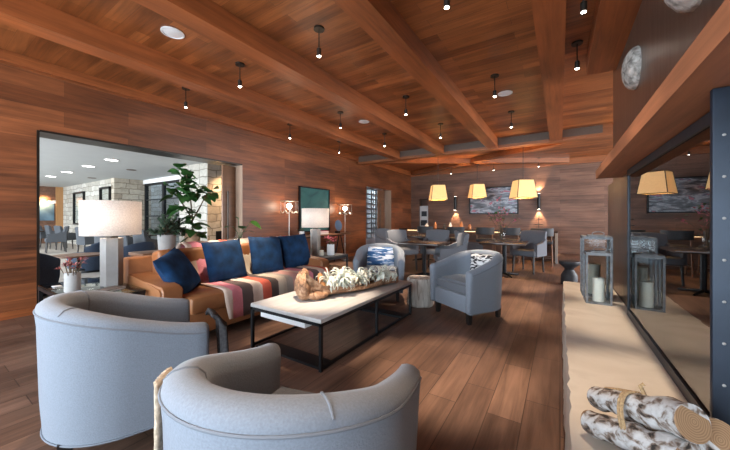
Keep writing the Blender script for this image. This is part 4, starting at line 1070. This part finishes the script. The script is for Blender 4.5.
spc = spot('small bronze pendant spotlight beside the steel chimney, farther of two', 0.16, 4.10, 105, aim=(0.10, 0, -1))
dup(spc, (0.16, 3.00, 3.15), None, 'small bronze pendant spotlight beside the steel chimney, nearer of two')
dup(spc, (0.16, 1.75, 3.15), None, 'small bronze pendant spotlight beside the chimney over the birch logs')
spn = spot('added unseen bronze pendant spotlight straight above the nearest tub chair', -0.75, 0.62, 75)  # this one and its copy are out of view, added to light the front chairs
dup(spn, (-2.08, 0.62, 3.15), None, 'added unseen bronze pendant spotlight straight above the left tub chair')
for x, lab in ((-3.53, 'left of the pendant shades'), (-2.0, 'behind the middle pendant shade'), (-0.60, 'above the right wall sconce')):
    dup(sp0, (x, 11.6, 3.20), None, 'small bronze pendant spotlight near the back wall, ' + lab)
def speaker(lab, x, y):
    t = thing('ceiling_speaker', lab, 'ceiling speaker', (x, y, 3.15), 0, 'white round ceiling speakers')
    MB().lathe([(0.095, -0.003), (0.088, -0.006), (0, -0.006)], 36).build('grille', M['white'], t)
    MB().lathe([(0.108, -0.002), (0.108, -0.008), (0.096, -0.010), (0.096, -0.002)], 36).build('rim', M['white'], t)
    return t
s0 = speaker('white round ceiling speaker nearest, in the second ceiling bay', -3.42, 1.57)
dup(s0, (-3.33, 5.12, 3.15), None, 'white round ceiling speaker farther off, in the second ceiling bay')
dup(s0, (-0.72, 5.15, 3.15), None, 'white round ceiling speaker in the bay left of the chimney beam')

# ================================================================== DINING PENDANTS
def pendant(lab, loc, top, e):
    t = thing('shade_pendant', lab, 'pendant lamp', loc, 0.52, 'tapered amber pendant lamps over the dining tables')
    hh, a, b = 0.46, 0.25, 0.185
    sh = MB()
    lo = [Vector((s1 * a, s2 * a, 0)) for s1, s2 in ((-1, -1), (1, -1), (1, 1), (-1, 1))]
    hi = [Vector((s1 * b, s2 * b, hh)) for s1, s2 in ((-1, -1), (1, -1), (1, 1), (-1, 1))]
    sh.sweep([lo, hi], True, False)
    sh.build('lamp_shade', M['pshade'], t, smooth=0, solid=0.006)
    fr = MB()
    for i in range(4):
        fr.tube([lo[i], hi[i]], 0.009, 6); fr.tube([lo[i], lo[(i + 1) % 4]], 0.007, 6); fr.tube([hi[i], hi[(i + 1) % 4]], 0.009, 6)
    fr.tube([hi[0], hi[2]], 0.006, 6).tube([hi[1], hi[3]], 0.006, 6)
    fr.build('shade_frame', M['brass'], t)
    MB().cyl((0, 0, hh), (0, 0, top - loc[2]), 0.008, n=8).build('rod', M['brass'], t)
    MB().lathe([(0.07, top - loc[2] - 0.025), (0.07, top - loc[2] - 0.001)], 20).build('canopy', M['brass'], t)
    light('pendant_light', 'POINT', (0, 0, 0.25), e, (1.0, 0.55, 0.20), 0.06, t)
    return t
pendant('tapered amber pendant lamp at the left of three, nearest the patterned doorway', (-3.19, 9.13, 1.76), 3.20, 48)
pendant('tapered amber pendant lamp in the middle of the three, hung where beams cross', (-2.40, 10.85, 1.90), 3.05, 48)
pd = pendant('tapered amber pendant lamp on the right, before the framed picture', (-0.80, 8.75, 1.715), 3.20, 48)

# ================================================================== BACK WALL
pc = thing('framed_picture', 'wide colourful abstract picture in a black frame on the back wall', 'picture', (-2.13, 12.22, 1.86))
MB().b2(-0.83, 0.83, -0.012, 0.0, -0.48, 0.48).build('print', ramp_noise('abstract_print', [(0.30, (0.02, 0.025, 0.035)), (0.42, (0.06, 0.075, 0.10)), (0.50, (0.16, 0.19, 0.24)), (0.56, (0.36, 0.40, 0.46)), (0.61, (0.10, 0.12, 0.20)), (0.66, (0.42, 0.10, 0.12)), (0.75, (0.30, 0.18, 0.36))], (1.1, 1, 3.6), 2.3, 8, 0.3, 0.7), pc, smooth=0)
fr = MB()
for s_ in (-1, 1): fr.b2(s_ * 0.845 - 0.02, s_ * 0.845 + 0.02, -0.04, 0.015, -0.515, 0.515).b2(-0.865, 0.865, -0.04, 0.015, s_ * 0.495 - 0.02, s_ * 0.495 + 0.02)
fr.build('frame', M['black'], pc, smooth=0)
def sconce(lab, x, up):
    t = thing('wall_sconce', lab, 'wall lamp', (x, 12.24, 1.78), 0, 'black cylinder wall lamps on the back wall')
    MB().lathe([(0.05, -0.27), (0.05, 0.27)], 20, (0, -0.11, 0)).build('tube', M['black'], t)
    MB().b2(-0.035, 0.035, -0.07, -0.001, -0.08, 0.08).build('bracket', M['black'], t, smooth=0)
    MB().lathe([(0.042, -0.273), (0.042, -0.2705)], 16, (0, -0.11, 0)).lathe([(0.042, 0.2705), (0.042, 0.273)], 16, (0, -0.11, 0)).build('lens', M['bulb'], t)
    light('sconce_down', 'SPOT', (0, -0.11, -0.29), 40, WARM, 0.02, t, 1.1, 0.5, (0, 0.35, -1))
    if up: light('sconce_up', 'SPOT', (0, -0.11, 0.29), 40, WARM, 0.02, t, 1.1, 0.5, (0, 0.35, 1))
sconce('black cylinder wall lamp left of the framed picture', -3.53, False)
sconce('black cylinder wall lamp right of the framed picture, lit up and down', -0.62, True)
ap = thing('coffee_machine', 'pale built in coffee machine in the niche of the back wall', 'appliance', (-4.915, 12.40, 0.771))
MB().b2(-0.19, 0.19, -0.12, 0.12, 0.0, 0.95, 0.01).build('body', M['appliance'], ap)
MB().b2(-0.11, 0.13, -0.125, -0.119, 0.50, 0.72).build('display', M['screen'], ap, smooth=0)
MB().b2(-0.14, 0.14, -0.127, -0.119, 0.10, 0.34).build('dispenser', M['screen'], ap, smooth=0)

# ================================================================== BAR COUNTER, STOOLS
bar = thing('bar_counter', 'long dark bar counter with lit underside below the framed picture', 'bar counter', (-2.35, 9.65, 0))
MB().b2(-2.3, 2.3, -0.30, 0.30, 0.80, 0.85, 0.004).build('counter_top', M['table_d'], bar)
MB().b2(2.24, 2.30, -0.30, 0.30, 0.0, 0.80).build('end_panel', M['concrete'], bar, smooth=0)
MB().b2(-2.3, 2.24, 0.22, 0.28, 0.0, 0.80).build('back_panel', M['wall_b'], bar, smooth=0)
MB().b2(-2.2, 2.2, 0.18, 0.215, 0.765, 0.785).build('strip_light', glow('lit_strip', (1.0, 0.66, 0.34), 2.0), bar, smooth=0)
def bar_stool(lab, loc, rz):
    t = thing('bar_stool', lab, 'stool', loc, rz, 'charcoal low backed chairs along the bar')
    MB().box((0, 0, 0.58), (0.46, 0.44, 0.09), 0.03).build('seat', M['din_d'], t)
    pts = [Vector((0.25 * math.sin(a), -0.05 - 0.20 * math.cos(a), 0)) for a in [(-1.1 + 2.2 * k / 12) for k in range(13)]]
    secs = [[Vector((p.x * k, p.y * k, z)) for k, z in ((1, 0.74), (1.12, 0.75), (1.14, 0.94), (1.02, 0.945))] for p in pts]
    MB().sweep(secs).build('backrest', M['din_d'], t, smooth=50)
    for x in (-0.2, 0.2):
        for y in (-0.19, 0.19):
            MB().cyl((x * 1.1, y * 1.1, 0), (x, y, 0.76 if y < 0 else 0.56), 0.014, 0.016, 10).build('leg', M['walnut'], t)
    fr_ = MB()
    for s_ in (-1, 1): fr_.cyl((-0.21, s_ * 0.2, 0.2), (0.21, s_ * 0.2, 0.2), 0.009, n=8).cyl((s_ * 0.21, -0.2, 0.2), (s_ * 0.21, 0.2, 0.2), 0.009, n=8)
    fr_.build('foot_rail', M['chrome'], t)
    return t
bs0 = bar_stool('charcoal bar chair at the right end of the bar counter', (-0.38, 8.98, 0), 0.0)
for x, lab in ((-1.12, 'charcoal bar chair second from the right end of the bar'), (-1.75, 'charcoal bar chair behind the barrel backed dining chairs, mid bar'), (-2.55, 'charcoal bar chair fourth from the right end of the bar'), (-3.5, 'charcoal bar chair nearest the coffee machine niche')):
    dup(bs0, (x, 8.98, 0), 0.0, lab)
ts = thing('tiered_stand', 'slim two tier metal stand on the right end of the bar', 'stand', (-0.50, 9.72, 0.851))
MB().cyl((0, 0, 0.02), (0, 0, 0.42), 0.008, n=8).build('post', M['brass'], ts)
for z in (0.0, 0.16, 0.31): MB().lathe([(0.12 - z * 0.1, z), (0.13 - z * 0.1, z + 0.015), (0.0, z + 0.02)], 24).build('tray', M['brass'], ts)
cnt = 0
for x, hh, r, mt_, nm, lab in ((-3.95, 0.24, 0.05, 'glass', 'glass_jar', 'clear jar at the left end of the bar'), (-3.75, 0.17, 0.06, 'white', 'white_canister', 'white canister on the bar next to the clear jar'), (-3.45, 0.22, 0.045, 'copper', 'copper_jar', 'copper jar on the bar under the left wall lamp'),
        (-3.15, 0.14, 0.05, 'din_d', 'dark_bowl', 'dark cup on the bar between copper and white jars'), (-2.95, 0.20, 0.05, 'white', 'white_bottle', 'white bottle on the bar, right of the dark cup'), (-2.6, 0.24, 0.05, 'copper', 'copper_bottle', 'copper bottle on the bar below the picture corner'), (-2.35, 0.16, 0.05, 'copper', 'copper_cup', 'small copper cup on the bar below the picture')):
    t = thing(nm, lab, 'jar', (x, 9.62, 0.851))
    MB().lathe([(r * 0.9, 0), (r, 0.02), (r, hh * 0.65), (r * 0.5, hh * 0.8), (r * 0.45, hh), (0, hh)], 20).build('body', M[mt_], t, smooth=50)
    MB().lathe([(r * 0.55, hh), (r * 0.55, hh + 0.02), (0, hh + 0.025)], 16).build('lid', M['brass'], t)

# ================================================================== DINING TABLES AND CHAIRS
def dining_chair(lab, loc, rz, arms=True, fab='din'):
    t = thing('dining_chair', lab, 'dining chair', loc, rz, 'grey upholstered dining chairs')
    MB().box((0, 0.0, 0.43), (0.52, 0.52, 0.13), 0.035, None, 3).build('seat', M[fab], t)
    secs = []
    for k in range(11):
        u = -1 + 2 * k / 10; x = 0.265 * u; y = -0.245 + 0.05 * u * u
        secs.append([Vector((x, y - 0.035, 0.36)), Vector((x * 1.02, y - 0.075, 0.70)), Vector((x * 1.03, y - 0.105, 0.905 - 0.02 * u * u)), Vector((x * 1.03, y - 0.075, 0.925 - 0.02 * u * u)), Vector((x * 1.02, y - 0.035, 0.90 - 0.02 * u * u)), Vector((x, y + 0.03, 0.60)), Vector((x, y + 0.04, 0.38))])
    MB().sweep(secs).build('backrest', M[fab], t, smooth=50)
    if arms:
        for s_ in (-1, 1):
            pr = [(-0.25, 0.37), (0.22, 0.37), (0.22, 0.60), (0.20, 0.63), (-0.05, 0.655), (-0.25, 0.74)]
            mb = MB().sweep([[Vector((s_ * xx, y, z)) for y, z in pr] for xx in (0.225, 0.29)])
            mb.build('arm', M[fab], t, smooth=40)
    for x in (-0.21, 0.21):
        for y in (-0.22, 0.21):
            MB().cyl((x * 1.05, y * 1.12, 0), (x, y, 0.38), 0.017, 0.024, 8).build('leg', M['dark_leg'], t)
    return t
def dining_table(lab, loc, sx, sy, round_=False):
    t = thing('dining_table', lab, 'dining table', loc, 0, 'dark pedestal dining tables')
    if round_: MB().lathe([(sx, 0.66), (sx, 0.70), (0, 0.701)], 40).build('tabletop', M['table_d'], t)
    else: MB().b2(-sx, sx, -sy, sy, 0.66, 0.70, 0.004).build('tabletop', M['table_d'], t)
    MB().cyl((0, 0, 0.03), (0, 0, 0.66), 0.04).build('pedestal', M['black'], t)
    fb_ = MB()
    for a in range(4): fb_.cyl((0, 0, 0.05), (0.3 * math.cos(a * PI / 2 + 0.6), 0.3 * math.sin(a * PI / 2 + 0.6), 0.015), 0.03, 0.015, 8)
    fb_.build('base', M['black'], t)
    return t
dining_table('dark pedestal dining table with the flower vase', (-0.98, 6.92, 0), 0.42, 0.42)
dining_table('dark pedestal dining table behind the stump, left of the dining end', (-2.36, 5.92, 0), 0.42, 0.40)
dining_table('dark dining table farther back at the left', (-3.25, 8.05, 0), 0.42, 0.40)
d0 = dining_chair('grey dining armchair behind the flower table, right of the vase', (-0.60, 7.62, 0), PI - 0.35)
dup(d0, (-1.68, 6.95, 0), -PI / 2 + 0.35, 'grey dining armchair at the left of the flower table')
dup(d0, (-1.78, 5.72, 0), PI / 2 + 0.5, 'grey dining armchair behind the right far tub chair, turned to the table')
dup(d0, (-2.45, 6.80, 0), PI + 0.1, 'grey dining armchair behind the table in front of the bar jars')
dup(d0, (-3.06, 6.35, 0), -PI / 2 - 0.5, 'grey dining armchair at the left side of the table behind the stump')
dup(d0, (-3.72, 6.95, 0), -PI / 2 - 0.2, 'grey dining armchair nearest the patterned block doorway')
fv = thing('flower_arrangement', 'tall glass vase of blossom branches on the dining table', 'vase', (-1.05, 7.0, 0.701))
MB().lathe([(0.05, 0), (0.065, 0.02), (0.07, 0.22), (0.06, 0.23)], 20).build('glass_vessel', M['glass'], fv, smooth=50)
st = MB(); fo = MB(); lf = MB(); rng = random.Random(8)
for i in range(16):
    a = rng.uniform(0, 2 * PI); rr = rng.uniform(0.05, 0.30); z = rng.uniform(0.30, 0.62) if i > 4 else rng.uniform(0.6, 0.95)
    if z > 0.62: rr *= 0.4
    p = Vector((rr * math.cos(a), rr * math.sin(a), z))
    st.tube([(0, 0, 0.04), p * 0.5 + Vector((0, 0, 0.08)), p], [0.005, 0.004, 0.003], 5)
    for k in range(9): (fo if k % 3 else lf).leaf(p + Vector((rng.uniform(-.06, .06), rng.uniform(-.06, .06), rng.uniform(-.08, .06))), (rng.uniform(-1, 1), rng.uniform(-1, 1), rng.uniform(-.3, 1)), 0.075, 0.04, 0.2, n=3)
st.build('branches', M['stem'], fv); fo.build('blossoms', M['pink'], fv, smooth=0); lf.build('leaves', M['leaf'], fv, smooth=0)

# ================================================================== NEXT ROOM FURNITURE
def barrel(lab, loc, rz, s=1.0):
    t = thing('barrel_chair', lab, 'armchair', loc, rz, 'navy barrel chairs in the next room')
    secs = []
    for k in range(25):
        a = PI * 0.02 - (PI * 1.04) * k / 24
        cx_, cy_ = 0.36 * math.cos(a), 0.36 * math.sin(a)
        hh = 0.58 + 0.17 * max(0, -math.sin(a))
        secs.append([Vector((cx_ * q, cy_ * q, z)) for q, z in ((1.0, 0.06), (1.12, 0.3), (1.14, hh - 0.03), (1.06, hh), (0.95, hh - 0.02), (0.90, 0.3), (0.88, 0.06))])
    MB().sweep(secs).build('shell', M['navy'], t, smooth=50)
    MB().lathe([(0.31, 0.10), (0.33, 0.14), (0.33, 0.38), (0.28, 0.42), (0, 0.43)], 28, (0, 0.04, 0)).build('seat', M['navy'], t, smooth=50)
    MB().lathe([(0.25, 0), (0.25, 0.06)], 24).build('plinth', M['black'], t)
    return t
b0 = barrel('dark navy barrel chair cut off by the left edge of the opening', (-6.80, 1.05, 0), 0.9)
dup(b0, (-8.9, 2.35, 0), PI - 0.4, 'navy barrel chair beyond the round table, left of the lamp base')
dup(b0, (-6.95, 2.42, 0), PI - 1.2, 'navy barrel chair right of the lamp base in the next room')
rt = thing('round_table', 'small round dark table between the navy barrel chairs', 'table', (-7.75, 1.88, 0))
MB().lathe([(0.36, 0.47), (0.38, 0.485), (0.38, 0.50), (0, 0.50)], 36).build('top', M['walnut'], rt)
MB().cyl((0, 0, 0.02), (0, 0, 0.47), 0.03).lathe([(0.2, 0), (0.2, 0.02), (0.03, 0.04)], 24).build('pedestal', M['black'], rt)
far = None
fl_ = [(-18.0, 3.35, 0.2, 'grey dining chair far off under the wall picture'), (-16.8, 3.45, 0.0, 'grey dining chair far off, second from the wall picture'), (-15.7, 3.50, 0.1, 'grey dining chair far off, third from the wall picture'), (-14.8, 3.0, 3.0, 'grey dining chair far off at the near side of the third table'),
       (-12.6, 3.35, 0.1, 'grey dining chair left of the lamp shade, under the stone wall'), (-11.3, 3.45, 0.2, 'grey dining chair just right of the lamp base in the next room'), (-9.9, 3.55, 0.0, 'grey dining chair in front of the dark framed window wall'), (-8.9, 3.55, 0.1, 'grey dining chair left of the grey pot in the next room')]
for x, y, rz, lab in fl_:
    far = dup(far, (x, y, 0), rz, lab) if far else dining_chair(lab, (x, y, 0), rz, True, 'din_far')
    c_ = far; c_['group'] = 'grey dining chairs in the next room'
for x, lab in ((-17.3, 'dark dining table far off under the wall picture'), (-10.6, 'dark dining table near the stone corner of the next room')):
    dining_table(lab, (x, 2.75 if x < -12 else 4.2, 0), 0.4, 0.35)
pa = thing('lit_picture', 'blue picture under a warm picture light on the far end wall', 'picture', (-20.49, 3.80, 1.56))
MB().b2(0, 0.03, -0.42, 0.30, -0.48, 0.40).build('canvas', ramp_noise('blue_canvas', [(0.3, (0.05, 0.10, 0.15)), (0.7, (0.14, 0.24, 0.32))], (1, 1, 1), 2, 4, 0.7), pa, smooth=0)
MB().b2(0.02, 0.14, -0.34, 0.22, 0.46, 0.50).build('picture_light', M['brass'], pa, smooth=0)
light('picture_glow', 'SPOT', (0.22, -0.06, 0.46), 60, (1.0, 0.62, 0.28), 0.1, pa, 2.4, 0.8, (-1, 0, -0.3))
ex = thing('wall_sign', 'small white sign beside the lit picture on the far end wall', 'sign', (-20.48, 4.02, 1.98))
MB().b2(0, 0.04, -0.13, 0.13, -0.08, 0.08).build('sign_box', M['white'], ex, smooth=0)
def downlight(lab, x, y):
    t = thing('downlight', lab, 'ceiling light', (x, y, 2.70), 0, 'round downlights in the next room')
    MB().lathe([(0.13, -0.006), (0.13, -0.002)], 28).build('lens', M['downlight'], t)
    MB().lathe([(0.155, -0.001), (0.155, -0.008), (0.135, -0.010), (0.135, -0.001)], 28).build('rim', M['white'], t)
    light('downlight_lamp', 'SPOT', (0, 0, -0.03), 45, (1.0, 0.92, 0.82), 0.1, t, 2.2, 0.8, (0, 0, -1))
    return t
q0 = downlight('round recessed downlight nearest the lamp shade', -9.73, 3.0)
for x, lab in ((-11.46, 'second'), (-13.5, 'third'), (-15.4, 'fourth'), (-17.9, 'fifth and farthest')):
    dup(q0, (x, 3.0, 2.70), None, 'round recessed downlight, %s in the row from the lamp shade' % lab)
for x, y, lab in ((-11.2, 3.95, 'round grey ceiling vent above the stone corner'), (-14.7, 3.95, 'round grey ceiling vent in front of the far stone wall')):
    o = MB().lathe([(0.12, -0.012), (0.13, -0.001)], 24).build('ceiling_vent', M['fascia'], loc=(x, y, 2.70)); tag(o, lab, 'vent')
ff = thing('stone_fireplace', 'small dark fireplace opening in the warm lit stone side', 'fireplace', (-7.91, 4.95, 0.5))
MB().b2(-0.005, 0.012, -0.22, 0.7, -0.3, 0.34).build('opening', M['black'], ff, smooth=0)
light('stone_wash', 'SPOT', (-7.2, 5.0, 2.6), 90, (1.0, 0.66, 0.36), 0.05, None, 1.6, 0.8, (-0.6, 0.05, -1))
